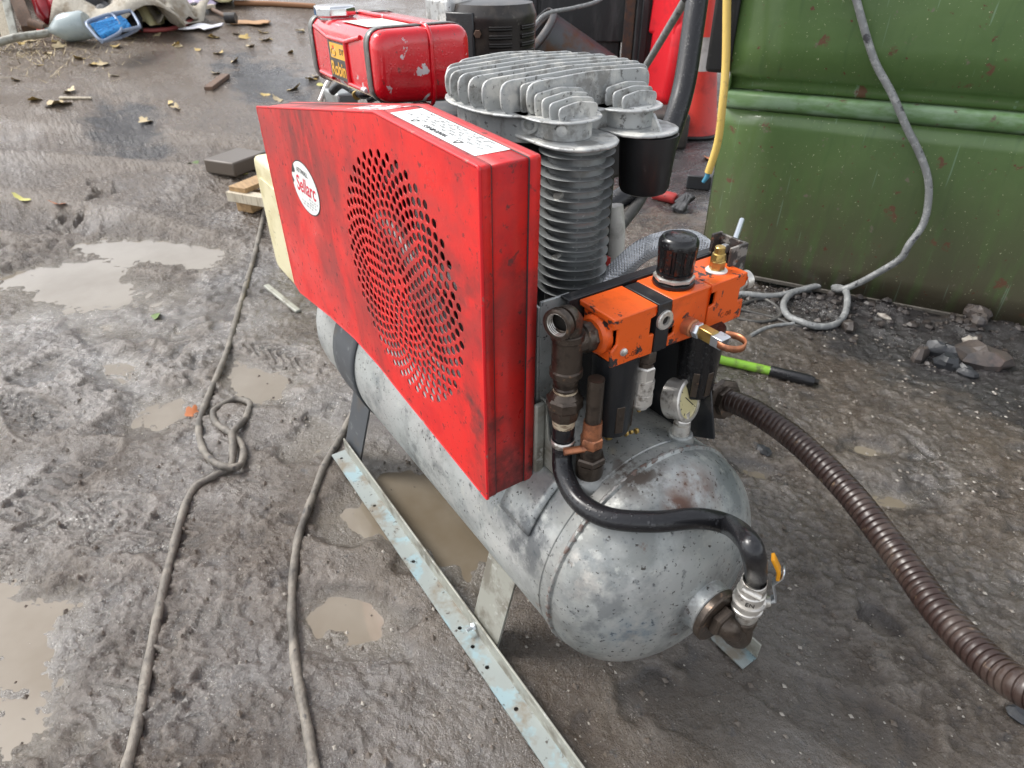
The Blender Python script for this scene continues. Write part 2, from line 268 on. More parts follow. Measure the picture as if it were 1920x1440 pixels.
M['sack'] = mat('dirty_cream_cloth', (0.46, 0.42, 0.35), 0.8, 0, [dict(scale=9, lo=0.5, hi=0.66, color=(0.26, 0.21, 0.15), detail=8)], bump=[dict(scale=24, s=0.6, d=0.02, detail=6)])
M['dark_cloth'] = mat('dark_grey_cloth', (0.035, 0.036, 0.04), 0.6, 0, [dict(scale=9, lo=0.5, hi=0.66, color=(0.10, 0.10, 0.105), detail=8)], bump=[dict(scale=24, s=0.6, d=0.02, detail=6)])
M['yellow_cloth'] = mat('pale_yellow_paper', (0.56, 0.52, 0.30), 0.7, 0, [dict(scale=14, lo=0.5, hi=0.66, color=(0.40, 0.36, 0.18))])
M['paper'] = mat('white_paper', (0.74, 0.74, 0.78), 0.6)
M['card'] = mat('orange_brown_card', (0.46, 0.27, 0.14), 0.7)
M['lilac'] = mat('lilac_plastic', (0.42, 0.36, 0.48), 0.4)
M['bottle'] = mat('grey_translucent_plastic', (0.36, 0.42, 0.42), 0.25, 0, [dict(scale=14, lo=0.5, hi=0.66, color=(0.27, 0.32, 0.32), detail=6)], coat=0.5)
M['blue_cord'] = mat('blue_cord', (0.03, 0.27, 0.62), 0.5, 0, [dict(scale=80, lo=0.5, hi=0.62, color=(0.015, 0.12, 0.36))])
M['reel_frame'] = mat('blue_grey_tube', (0.22, 0.27, 0.36), 0.4, 0.2)
M['ext_red'] = mat('dark_red_cylinder', (0.30, 0.006, 0.014), 0.25, 0, coat=0.4)
M['red_cable'] = mat('red_cable', (0.40, 0.09, 0.085), 0.5)
M['lime'] = mat('lime_green_handle', (0.26, 0.52, 0.05), 0.4, 0, [dict(scale=40, lo=0.5, hi=0.64, color=(0.13, 0.17, 0.05), detail=6)])
M['cladding'] = mat('cream_cladding', (0.55, 0.50, 0.42), 0.6, 0, [dict(scale=2, lo=0.4, hi=0.7, color=(0.45, 0.40, 0.33))])
M['dark_inside'] = mat('dark_shed_board', (0.035, 0.03, 0.028), 0.8, 0, [dict(scale=6, lo=0.45, hi=0.65, color=(0.07, 0.06, 0.05))])
M['orange_pole'] = mat('rusty_orange_rod', (0.34, 0.17, 0.085), 0.7)

# ground: wet trampled mud
WATER = -0.0205
DARK_SPOTS = [(((-4.0043, 0.0187, 0.1883))[0], ((-4.0043, 0.0187, 0.1883))[1], 0.40, 0.16), (((-4.4617, 0.9907, 0.2529))[0], ((-4.4617, 0.9907, 0.2529))[1], 0.50, 0.22), (((-2.1242, 2.5760, -0.0007))[0], ((-2.1242, 2.5760, -0.0007))[1], 0.8, 0.8), (-0.35, 1.72, 0.40, 0.22), (0.0, 1.80, 0.40, 0.26)]
def mud_material():
    m = bpy.data.materials.new('wet_mud'); m.use_nodes = True
    N, L = m.node_tree.nodes, m.node_tree.links
    p = N['Principled BSDF']; tc = N.new('ShaderNodeTexCoord')
    def noise(s, d=6, r=0.6):
        t = N.new('ShaderNodeTexNoise'); t.inputs['Scale'].default_value = s; t.inputs['Detail'].default_value = d; t.inputs['Roughness'].default_value = r
        L.new(tc.outputs['Object'], t.inputs['Vector']); return t.outputs['Fac']
    def rng(src, a, b, c=0.0, d=1.0):
        r = N.new('ShaderNodeMapRange'); r.inputs[1].default_value = a; r.inputs[2].default_value = b; r.inputs[3].default_value = c; r.inputs[4].default_value = d
        L.new(src, r.inputs[0]); return r.outputs[0]
    def mix(a, b, f):
        x = N.new('ShaderNodeMix'); x.data_type = 'RGBA'; L.new(f, x.inputs['Factor'])
        for i, v in ((6, a), (7, b)):
            if isinstance(v, tuple): x.inputs[i].default_value = (*v, 1)
            else: L.new(v, x.inputs[i])
        return x.outputs[2]
    an = N.new('ShaderNodeAttribute'); an.attribute_name = 'proud'; pr = an.outputs['Fac']
    c = mix((0.078, 0.056, 0.039), (0.112, 0.086, 0.063), rng(noise(3.2, 8), 0.38, 0.62))
    c = mix(c, (0.175, 0.142, 0.112), rng(pr, 0.52, 0.95))
    c = mix(c, (0.060, 0.050, 0.044), rng(pr, 0.42, 0.10, 0.0, 0.8))
    c = mix(c, (0.055, 0.043, 0.035), rng(noise(1.3, 6), 0.50, 0.66))
    c = mix(c, (0.125, 0.088, 0.056), rng(noise(2.1, 7), 0.56, 0.72))
    c = mix(c, (0.21, 0.175, 0.14), rng(noise(60, 5, 0.7), 0.62, 0.72))
    c = mix(c, (0.045, 0.038, 0.036), rng(noise(38, 6, 0.7), 0.60, 0.70))
    v = N.new('ShaderNodeTexVoronoi'); v.inputs['Scale'].default_value = 85; v.inputs['Randomness'].default_value = 1.0
    L.new(tc.outputs['Object'], v.inputs['Vector'])
    c = mix(c, (0.30, 0.27, 0.23), rng(v.outputs['Distance'], 0.13, 0.07))
    sp = N.new('ShaderNodeSeparateXYZ'); L.new(tc.outputs['Object'], sp.inputs[0])
    c = mix(c, (0.165, 0.122, 0.088), rng(sp.outputs[0], -1.9, -4.5, 0.0, 0.85))
    darks = []
    for (cx, cy, ax_, ay_) in DARK_SPOTS:      # oily damp hollows, dark bank by the skip, shade painted in behind the filter
        mp = N.new('ShaderNodeMapping'); mp.inputs['Location'].default_value = (-cx / ax_, -cy / ay_, 0); mp.inputs['Scale'].default_value = (1 / ax_, 1 / ay_, 0)
        L.new(tc.outputs['Object'], mp.inputs['Vector'])
        ln = N.new('ShaderNodeVectorMath'); ln.operation = 'LENGTH'; L.new(mp.outputs[0], ln.inputs[0])
        ad = N.new('ShaderNodeMath'); ad.operation = 'ADD'; L.new(ln.outputs['Value'], ad.inputs[0]); L.new(rng(noise(7, 6), 0.3, 0.7, -0.6, 0.6), ad.inputs[1])
        dk = rng(ad.outputs[0], 1.5, 0.85, 0.0, 1.0); c = mix(c, (0.024, 0.020, 0.020), dk); darks.append(dk)
    wet = rng(sp.outputs[2], WATER + 0.011, WATER + 0.0005)
    c = mix(c, (0.165, 0.138, 0.105), wet)
    L.new(c, p.inputs['Base Color'])
    rr = N.new('ShaderNodeMath'); rr.operation = 'ADD'
    L.new(rng(noise(2.6, 7), 0.40, 0.62, 0.13, 0.40), rr.inputs[0]); L.new(rng(noise(45, 4), 0.35, 0.65, -0.08, 0.12), rr.inputs[1])
    x = N.new('ShaderNodeMix'); x.data_type = 'FLOAT'; L.new(wet, x.inputs['Factor']); L.new(rr.outputs[0], x.inputs[2]); x.inputs[3].default_value = 0.10
    x2 = N.new('ShaderNodeMath'); x2.operation = 'ADD'; L.new(x.outputs[0], x2.inputs[0]); L.new(rng(pr, 0.35, 0.7, -0.08, 0.10), x2.inputs[1]); x2.use_clamp = True
    L.new(x2.outputs[0], p.inputs['Roughness'])
    p.inputs['Specular IOR Level'].default_value = 0.9
    prev = None
    for s, d, st, dist in ((34, 9, 0.6, 0.02), (110, 9, 0.9, 0.012), (300, 4, 0.8, 0.005)):
        b = N.new('ShaderNodeBump'); b.inputs['Strength'].default_value = st; b.inputs['Distance'].default_value = dist
        L.new(noise(s, d, 0.65), b.inputs['Height'])
        if prev is not None: L.new(prev, b.inputs['Normal'])
        prev = b.outputs['Normal']
    L.new(prev, p.inputs['Normal'])
    cw = rng(noise(2.4, 6), 0.40, 0.60, 0.05, 0.9)
    dry = rng(sp.outputs[0], -1.7, -2.8, 0.0, 0.6)
    for dk in darks[:2] + [dry]:
        sb_ = N.new('ShaderNodeMath'); sb_.operation = 'SUBTRACT'; sb_.use_clamp = True; L.new(cw, sb_.inputs[0]); L.new(dk, sb_.inputs[1]); cw = sb_.outputs[0]
    L.new(cw, p.inputs['Coat Weight']); p.inputs['Coat Roughness'].default_value = 0.11; p.inputs['Coat IOR'].default_value = 1.75
    b = N.new('ShaderNodeBump'); b.inputs['Strength'].default_value = 0.7; b.inputs['Distance'].default_value = 0.010
    L.new(noise(105, 5, 0.6), b.inputs['Height']); L.new(b.outputs['Normal'], p.inputs['Coat Normal'])
    return m
M['mud'] = mud_material()
M['puddle'] = mat('murky_puddle_water', (0.215, 0.185, 0.145), 0.03, 0, [dict(scale=2.5, lo=0.4, hi=0.65, color=(0.155, 0.125, 0.088))], spec=0.5, bump=[dict(scale=9, s=0.02, d=0.004)])

# ------------------------------------------------------------------ mesh helpers
def frame(d):
    d = Vector(d).normalized()
    a = Vector((0, 0, 1)) if abs(d.z) < 0.9 else Vector((1, 0, 0))
    x = a.cross(d).normalized(); return x, d.cross(x), d

class B:
    """Collects verts and faces in world coordinates for one mesh."""
    def __init__(s): s.v = []; s.f = []
    def add(s, vs, fs):
        k = len(s.v); s.v += [tuple(v) for v in vs]; s.f += [tuple(i + k for i in f) for f in fs]; return s
    def box(s, c, size, rot=None):
        c = Vector(c); h = Vector(size) / 2; R = rot or Matrix.Identity(3)
        vs = [c + R @ Vector((x * h.x, y * h.y, z * h.z)) for x in (-1, 1) for y in (-1, 1) for z in (-1, 1)]
        return s.add(vs, [(0, 1, 3, 2), (4, 6, 7, 5), (0, 4, 5, 1), (2, 3, 7, 6), (0, 2, 6, 4), (1, 5, 7, 3)])
    def lathe(s, o, d, prof, n=24, cap0=True, cap1=True, ph=0.0, sx=1.0, sy=1.0):
        o = Vector(o); x, y, z = frame(d); vs = []; fs = []
        for t, r in prof:
            for i in range(n):
                a = 2 * PI * i / n + ph
                vs.append(o + z * t + x * (r * sx * math.cos(a)) + y * (r * sy * math.sin(a)))
        for j in range(len(prof) - 1):
            for i in range(n):
                i2 = (i + 1) % n
                fs.append((j * n + i, j * n + i2, (j + 1) * n + i2, (j + 1) * n + i))
        if cap0: fs.append(tuple(reversed(range(n))))
        if cap1: fs.append(tuple((len(prof) - 1) * n + i for i in range(n)))
        return s.add(vs, fs)
    def cyl(s, p0, p1, r, r2=None, n=20, ph=0.0):
        p0, p1 = Vector(p0), Vector(p1); L = (p1 - p0).length
        return s.lathe(p0, p1 - p0, [(0, r), (L, r if r2 is None else r2)], n, ph=ph)
    def hexn(s, p0, p1, r, ph=0.0, n=6):
        p0, p1 = Vector(p0), Vector(p1); L = (p1 - p0).length; e = min(0.15 * r, L * 0.2)
        return s.lathe(p0, p1 - p0, [(0, r * 0.9), (e, r), (L - e, r), (L, r * 0.9)], n, ph=ph)
    def tube(s, pts, r, n=12, cap=True, ribs=None):
        pts = [Vector(p) for p in pts]; m = len(pts); vs = []; fs = []
        t0 = (pts[1] - pts[0]).normalized(); x, y, _ = frame(t0); prev = t0
        for k in range(m):
            t = (pts[min(k + 1, m - 1)] - pts[max(k - 1, 0)]).normalized()
            q = prev.rotation_difference(t); x = q @ x; x = (x - t * x.dot(t)).normalized(); y = t.cross(x); prev = t
            rr = r[k] if hasattr(r, '__len__') else r
            for i in range(n):
                a = 2 * PI * i / n
                vs.append(pts[k] + x * (rr * math.cos(a)) + y * (rr * math.sin(a)))
        for k in range(m - 1):
            for i in range(n):
                i2 = (i + 1) % n
                fs.append((k * n + i, k * n + i2, (k + 1) * n + i2, (k + 1) * n + i))
        if cap: fs.append(tuple(reversed(range(n)))); fs.append(tuple((m - 1) * n + i for i in range(n)))
        return s.add(vs, fs)
    def prism(s, poly, ax, a, b):
        """Extrude a 2-D polygon along an axis: 'x' polygons are (y, z), 'y' (x, z), 'z' (x, y)."""
        def P(u, w, t): return {'x': (t, u, w), 'y': (u, t, w), 'z': (u, w, t)}[ax]
        n = len(poly)
        vs = [P(u, w, a) for u, w in poly] + [P(u, w, b) for u, w in poly]
        fs = [tuple(range(n)), tuple(reversed(range(n, 2 * n)))] + [(i, i + n, (i + 1) % n + n, (i + 1) % n) for i in range(n)]
        return s.add(vs, fs)
    def blob(s, c, rad, seed, n=10, m=7, amp=0.25, rot=None):
        rs = random.Random(seed); c = Vector(c); R = rot or Matrix.Identity(3)
        ph = [(rs.uniform(0, 6), rs.uniform(0, 6), rs.uniform(1.5, 4), rs.uniform(1.5, 4)) for _ in range(5)]
        vs = []; fs = []
        for j in range(m + 1):
            th = PI * j / m
            for i in range(n):
                a = 2 * PI * i / n
                d = Vector((math.sin(th) * math.cos(a), math.sin(th) * math.sin(a), math.cos(th)))
                k = 1 + amp * sum(math.sin(q[2] * d.x * 2 + q[0]) * math.cos(q[3] * d.y * 2 + q[1] + d.z * 2) for q in ph) / 2.2
                vs.append(c + R @ Vector((d.x * rad[0] * k, d.y * rad[1] * k, d.z * rad[2] * k)))
        for j in range(m):
            for i in range(n):
                i2 = (i + 1) % n; fs.append((j * n + i, (j + 1) * n + i, (j + 1) * n + i2, j * n + i2))
        return s.add(vs, fs)
    def build(s, name, material, parent=None, smooth=35, bevel=0, seg=2, solid=0, sub=0, weld=True):
        me = bpy.data.meshes.new(name)
        off = OFF.get(parent.name, Vector()) if parent else Vector()
        me.from_pydata([tuple(Vector(v) - off) for v in s.v], [], s.f)
        bm = bmesh.new(); bm.from_mesh(me)
        if weld: bmesh.ops.remove_doubles(bm, verts=bm.verts, dist=1e-6)
        bmesh.ops.recalc_face_normals(bm, faces=bm.faces); bm.to_mesh(me); bm.free()
        if smooth:
            me.polygons.foreach_set('use_smooth', [True] * len(me.polygons)); me.set_sharp_from_angle(angle=math.radians(smooth))
        me.materials.append(material)
        o = bpy.data.objects.new(name, me); COL.objects.link(o)
        if parent: o.parent = parent
        OFF[o.name] = off
        if solid: q = o.modifiers.new('s', 'SOLIDIFY'); q.thickness = solid; q.offset = 0
        if bevel: q = o.modifiers.new('b', 'BEVEL'); q.width = bevel; q.segments = seg; q.limit_method = 'ANGLE'; q.angle_limit = math.radians(40); q.harden_normals = False
        if sub: q = o.modifiers.new('u', 'SUBSURF'); q.levels = sub; q.render_levels = sub
        return o
OFF = {}

def thing(name, label, cat, loc, group=None):
    o = bpy.data.objects.new(name, None); COL.objects.link(o); o.location = loc; o.empty_display_size = 0.05
    o['label'] = label; o['category'] = cat
    if group: o['group'] = group
    OFF[o.name] = Vector(loc); return o
def tag(o, label, cat, group=None):
    o['label'] = label; o['category'] = cat
    if group: o['group'] = group
    return o
def spline(pts, k=8, closed=False):
    """Catmull-Rom through the points."""
    P = [Vector(p) for p in pts]; out = []; n = len(P)
    for i in range(n if closed else n - 1):
        if closed: a, b, c, d = P[(i - 1) % n], P[i], P[(i + 1) % n], P[(i + 2) % n]
        else: a, b, c, d = P[max(i - 1, 0)], P[i], P[i + 1], P[min(i + 2, n - 1)]
        for j in range(k):
            t = j / k; out.append(0.5 * ((2 * b) + (c - a) * t + (2 * a - 5 * b + 4 * c - d) * t * t + (3 * b - a - 3 * c + d) * t ** 3))
    out.append(P[0] if closed else P[-1]); return out
def round_poly(pts, r, n=4):
    out = []; m = len(pts)
    for i in range(m):
        p = Vector(pts[i]); a = (Vector(pts[i - 1]) - p); b = (Vector(pts[(i + 1) % m]) - p)
        rr = min(r, a.length * 0.45, b.length * 0.45); q0 = p + a.normalized() * rr; q1 = p + b.normalized() * rr
        for k in range(n + 1):
            t = k / n; out.append(tuple(q0 * (1 - t) ** 2 + p * 2 * t * (1 - t) + q1 * t * t))
    return out
def holed_plate(name, outline, holes, thick, material, parent, place, hn=14):
    """A sheet with real holes: a filled 2-D curve turned into a mesh; place maps (u, v, w) to the world."""
    cu = bpy.data.curves.new(name, 'CURVE'); cu.dimensions = '2D'; cu.fill_mode = 'BOTH'; cu.extrude = thick / 2
    def poly(pts):
        sp = cu.splines.new('POLY'); sp.points.add(len(pts) - 1)
        for q, (u, v) in zip(sp.points, pts): q.co = (u, v, 0, 1)
        sp.use_cyclic_u = True
    poly(outline)
    for u, v, r in holes: poly([(u + r * math.cos(2 * PI * i / hn), v + r * math.sin(2 * PI * i / hn)) for i in range(hn)])
    tmp = bpy.data.objects.new('tmp', cu); COL.objects.link(tmp)
    dg = bpy.context.evaluated_depsgraph_get(); dg.update()
    me = bpy.data.meshes.new_from_object(tmp.evaluated_get(dg)); bpy.data.objects.remove(tmp); bpy.data.curves.remove(cu)
    off = OFF.get(parent.name, Vector()) if parent else Vector()
    for v in me.vertices: v.co = Vector(place(*v.co)) - off
    bm = bmesh.new(); bm.from_mesh(me); bmesh.ops.remove_doubles(bm, verts=bm.verts, dist=1e-6); bmesh.ops.recalc_face_normals(bm, faces=bm.faces); bm.to_mesh(me); bm.free()
    me.materials.clear(); me.materials.append(material); me.name = name
    o = bpy.data.objects.new(name, me); COL.objects.link(o)
    if parent: o.parent = parent
    OFF[o.name] = off; return o
def lettering(name, txt, size, material, parent, o, ux, uy, shear=0.0, sx=1.0, align='CENTER', depth=0.0002, off=0.0):
    """Flat print: the text's baseline starts at o and runs along ux, its up is uy."""
    cu = bpy.data.curves.new(name, 'FONT'); cu.body = txt; cu.size = size; cu.align_x = align; cu.align_y = 'CENTER'; cu.shear = shear; cu.extrude = depth; cu.offset = off
    tmp = bpy.data.objects.new('tmp', cu); COL.objects.link(tmp)
    dg = bpy.context.evaluated_depsgraph_get(); dg.update()
    me = bpy.data.meshes.new_from_object(tmp.evaluated_get(dg)); bpy.data.objects.remove(tmp); bpy.data.curves.remove(cu)
    ux, uy = Vector(ux).normalized(), Vector(uy).normalized(); un = ux.cross(uy); o = Vector(o); of = OFF.get(parent.name, Vector())
    for v in me.vertices: v.co = o + ux * (v.co.x * sx) + uy * v.co.y + un * v.co.z - of
    me.materials.clear(); me.materials.append(material); me.name = name
    ob = bpy.data.objects.new(name, me); COL.objects.link(ob); ob.parent = parent; OFF[ob.name] = of; return ob

# ------------------------------------------------------------------ the ground
def hashn(ix, iy, s):
    h = (ix.astype(np.int64) * 374761393 + iy.astype(np.int64) * 668265263 + s * 1442695041) & 0xFFFFFFFF
    h = ((h ^ (h >> 13)) * 1274126177) & 0xFFFFFFFF
    return ((h ^ (h >> 16)) & 0xFFFF) / 65535.0
def vnoise(x, y, s):
    ix, iy = np.floor(x), np.floor(y); fx, fy = x - ix, y - iy
    fx = fx * fx * fx * (fx * (fx * 6 - 15) + 10); fy = fy * fy * fy * (fy * (fy * 6 - 15) + 10)
    a, b, c, d = hashn(ix, iy, s), hashn(ix + 1, iy, s), hashn(ix, iy + 1, s), hashn(ix + 1, iy + 1, s)
    return (a + (b - a) * fx) * (1 - fy) + (c + (d - c) * fx) * fy - 0.5
def fbm(x, y, s, f, o=4, g=0.5):
    r = 0; a = 1.0
    for k in range(o):
        ca, sa = math.cos(1.1 * k + s), math.sin(1.1 * k + s)
        r = r + a * vnoise((x * ca - y * sa) * f + 17.3 * k, (x * sa + y * ca) * f - 9.1 * k, s * 31 + k); a *= g; f *= 2.03
    return r
def crest(x, y, s, f, k):
    n = fbm(x, y, s, f, 3, 0.5); return np.clip(1 - np.abs(n) * k * 1.6, 0, 1) ** 1.6
def base_rise(x):
    t = np.maximum(0, -2.3 - x); return 0.15 * t * t / (t + 0.6)
PUDDLES = [  # centre x, y, half sizes, turn, water level
    ((-2.2211, -0.4172, -0.0010), 0.36, 0.17, 0.15, 0.0), ((-1.5246, -0.4145, -0.0004), 0.115, 0.06, 0.5, -0.002), ((-1.1808, -0.3591, -0.0014), 0.09, 0.075, 0.6, -0.002), ((-0.5805, -0.7307, -0.0025), 0.17, 0.08, 0.2, -0.004),
    ((-0.2933, -0.1703, -0.0018), 0.075, 0.04, 0.5, -0.004), ((-0.4391, 0.0948, -0.0017), 0.23, 0.095, 0.25, -0.003), ((-1.2082, -0.0735, -0.0002), 0.12, 0.05, 0.2, -0.003), ((0.1354, 1.0006, -0.0014), 0.065, 0.04, 0.7, -0.003),
    ((-0.0961, 0.8248, -0.0014), 0.05, 0.03, 0.5, -0.004), ((0.0005, 1.1301, -0.0019), 0.05, 0.03, 0.7, -0.003), ((0.3342, 0.6607, -0.0025), 0.02, 0.015, 0.4, -0.004)]
def height(x, y):
    x = np.asarray(x, float); y = np.asarray(y, float)
    near = np.clip((x + 6) / 3.0, 0.25, 1.0)
    h = 0.018 * fbm(x, y, 1, 1.3, 3) + 0.009 * np.clip((y - 0.25) * 3, 0, 1) + 0.012 * np.clip((x + 0.25) * 3, 0, 1)
    # churned texture: thin squeezed-up crests round flat wet floors, strongest in the trampled left half
    tram = np.clip(0.55 + 1.6 * fbm(x, y, 2, 1.1, 2), 0.10, 1.0) * np.clip(0.95 - 0.5 * (y - 0.15), 0.30, 1.0)
    wx, wy = x + 0.03 * fbm(x, y, 21, 9, 2), y + 0.03 * fbm(x, y, 22, 9, 2)
    pat = np.clip(0.5 + 2.2 * fbm(x, y, 40, 2.7, 3), 0, 1)
    cr = crest(wx, wy, 3, 6.5, 3.8) * 0.008 * pat + crest(wx, wy, 9, 16.0, 3.0) * 0.0062 * (0.35 + 0.65 * pat) + crest(wx, wy, 10, 37.0, 2.6) * 0.0058 + crest(wx, wy, 11, 72.0, 2.2) * 0.0034
    h = h + (0.18 + 0.82 * tram) * (cr - 0.008) + 0.006 * fbm(x, y, 4, 18, 3, 0.55) + (0.0030 + 0.0045 * tram) * fbm(x, y, 5, 64, 2, 0.75)
    # tyre ruts far left and a few boot prints
    for (ax, ay, bx, by, w, dpt) in ((-4.4, -0.9, -2.3, 1.5, 0.13, 0.05), (-3.9, -1.3, -2.0, 0.2, 0.12, 0.035)):
        L = math.hypot(bx - ax, by - ay); ux, uy = (bx - ax) / L, (by - ay) / L
        t = (x - ax) * ux + (y - ay) * uy; s = -(x - ax) * uy + (y - ay) * ux + 0.05 * np.sin(t * 3)
        m = np.exp(-(s / w) ** 2) * np.clip(t * 3, 0, 1) * np.clip((L - t) * 3, 0, 1)
        h = h - dpt * m + 0.4 * dpt * np.exp(-((np.abs(s) - 1.5 * w) / (0.5 * w)) ** 2) * np.clip(t * 3, 0, 1) * np.clip((L - t) * 3, 0, 1) + 0.004 * m * np.sin(t * 60 + np.abs(s) * 40)
    for (cx, cy, ang, sc) in BOOTS:
        ca, sa = math.cos(ang), math.sin(ang); u = ((x - cx) * ca + (y - cy) * sa) / sc; v = (-(x - cx) * sa + (y - cy) * ca) / sc
        wv = 0.048 + 0.012 * np.sin(u * 11 + 0.6); e = (u / 0.145) ** 4 + (v / wv) ** 4
        u = u + 0.02 * np.sin(v * 70 + cx * 9); m = np.clip(1.6 - e, 0, 1) * np.clip(0.7 + 2.2 * fbm(x, y, 33, 9, 2), 0, 1); h = h * (1 - 0.6 * m) - 0.010 * m + 0.0075 * m * (np.sin(u * 150 + 3 * np.sin(v * 60)) > 0.1)
        h = h + 0.006 * np.exp(-((e - 1.9) / 0.5) ** 2) * np.clip(fbm(x, y, 34, 12, 2) * 3 + 0.4, 0, 1)
    # spoil heap at the foot of the skip
    sx, sy = SKIP_A; ux, uy = SKIP_U; t = (x - sx) * ux + (y - sy) * uy; s = (x - sx) * uy - (y - sy) * ux
    heap = np.exp(-((s - 0.02) / 0.16) ** 2) * np.clip((t - 0.12) * 4, 0, 1)
    h = h + heap * (0.016 + 0.045 * np.clip(fbm(x, y, 6, 5, 4, 0.6) + 0.25, 0, 1))
    # the patch under the compressor is pressed flat
    flat = np.clip(3.4 - 2.2 * np.maximum(np.abs(x + 0.22) / 0.66, np.abs(y - 0.2) / 0.27), 0, 1); h = h * (1 - 0.75 * flat) - 0.003 * flat
    h = h + 0.014 * np.exp(-(((x - 0.22) / 0.14) ** 2 + ((y - 0.06) / 0.14) ** 2)) * (1 - flat)
    # dark hollows
    for (cx, cy, a, b, dpt) in ((*((-4.0374, 0.0248, 0.1932))[:2], 0.42, 0.17, 0.07), (*((-4.4932, 1.0012, 0.2578))[:2], 0.5, 0.2, 0.05)):
        h = h - dpt * np.exp(-((x - cx) / a) ** 2 - ((y - cy) / b) ** 2)
    z = h * near + base_rise(x)
    for (c, a, b, tn, lvl) in PUDDLES:
        ca, sa = math.cos(tn), math.sin(tn); u = ((x - c[0]) * ca + (y - c[1]) * sa) / a; v = (-(x - c[0]) * sa + (y - c[1]) * ca) / b
        d = np.sqrt(u * u + v * v) * np.clip(1 + 1.1 * fbm(x, y, 8, 6.0, 4, 0.6), 0.6, 1.6); m0 = np.clip((2.3 - d) / 1.3, 0, 1); m0 = m0 * m0 * (3 - 2 * m0); m = np.clip((1.15 - d) / 0.55, 0, 1); m = m * m * (3 - 2 * m)
        lv = lvl + base_rise(np.array(c[0]))
        z = z * (1 - m0) + m0 * (WATER + base_rise(np.array(c[0])) + 0.0035 + 0.55 * h)
        z = z * (1 - m) + m * (WATER + base_rise(np.array(c[0])) - 0.0045 + 0.40 * (h + 0.003))
    return z
BOOTS = [(*((-1.2951, 0.0176, -0.0017))[:2], 0.5, 0.9), (*((-0.7083, -0.4453, -0.0025))[:2], 1.2, 1.0), (*((-0.8694, -0.5702, -0.0006))[:2], 0.9, 1.0), (*((-0.3222, -0.5893, -0.0006))[:2], 1.9, 1.0), (*((-1.3577, -0.6414, -0.0007))[:2], 0.3, 1.0), (*((-1.0219, -0.6022, -0.0018))[:2], 2.2, 1.0),
         (*((-0.3664, -0.3756, -0.0010))[:2], 0.9, 1.0), (*((-1.5629, -0.2297, -0.0011))[:2], 2.5, 1.0), (*((-0.8169, -0.6369, -0.0001))[:2], 1.5, 0.9), (*((-0.2655, -0.3445, -0.0016))[:2], 2.0, 1.0), (*((0.3780, 0.4303, -0.0007))[:2], 0.4, 1.0)]
SKIP_A = ((-0.7722, 1.6482, 0.0300))[:2]; SKIP_U = ((0.8797, 0.4755, 0.0000))[:2]
def gz(x, y): return float(height(np.array([x]), np.array([y]))[0])

def axis(lo, hi, step, far):
    mid = np.arange(lo, hi, step); a = []; v = lo; s = step
    while v > -far: s *= 1.02; v -= s; a.append(v)
    b = []; v = mid[-1]; s = step
    while v < far: s *= 1.07; v += s; b.append(v)
    return np.concatenate([np.array(a[::-1]), mid, np.array(b)])
gx, gy = axis(-2.6, 0.70, 0.0052, 60.0), axis(-0.90, 1.75, 0.0052, 60.0)
X, Y = np.meshgrid(gx, gy, indexing='ij'); Z = height(X, Y)
nx, ny = X.shape
me = bpy.data.meshes.new('ground')
co = np.stack([X, Y, Z], -1).reshape(-1, 3)
idx = np.arange(nx * ny).reshape(nx, ny)
q = np.stack([idx[:-1, :-1], idx[1:, :-1], idx[1:, 1:], idx[:-1, 1:]], -1).reshape(-1, 4)
me.vertices.add(len(co)); me.vertices.foreach_set('co', co.ravel().astype(np.float32))
me.loops.add(q.size); me.loops.foreach_set('vertex_index', q.ravel().astype(np.int32))
me.polygons.add(len(q)); me.polygons.foreach_set('loop_start', np.arange(0, q.size, 4, dtype=np.int32))
me.polygons.foreach_set('use_smooth', np.ones(len(q), dtype=bool)); me.update(calc_edges=True)
me.materials.append(M['mud'])
# how far a spot stands proud of its surroundings: crests dry out first, floors stay wet
def blur(A, k):
    for ax_ in (0, 1):
        P_ = np.cumsum(np.pad(A, [(k + 1, k) if i == ax_ else (0, 0) for i in (0, 1)], 'edge'), axis=ax_)
        A = (P_[2 * k + 1:] - P_[:-2 * k - 1] if ax_ == 0 else P_[:, 2 * k + 1:] - P_[:, :-2 * k - 1]) / (2 * k + 1)
    return A
proud = np.clip(0.5 + (Z - blur(blur(Z, 9), 9)) / 0.014, 0, 1)
at_ = me.attributes.new('proud', 'FLOAT', 'POINT'); at_.data.foreach_set('value', proud.ravel().astype(np.float32))
ground = bpy.data.objects.new('ground', me); COL.objects.link(ground); ground['kind'] = 'structure'

# rain water standing in the low spots, one level sheet
w = B(); w.add([(-2.75, -2.2, WATER), (1.6, -2.2, WATER), (1.6, 2.6, WATER), (-2.75, 2.6, WATER)], [(0, 1, 2, 3)]); w.build('water', M['puddle'], None, 0)['kind'] = 'structure'

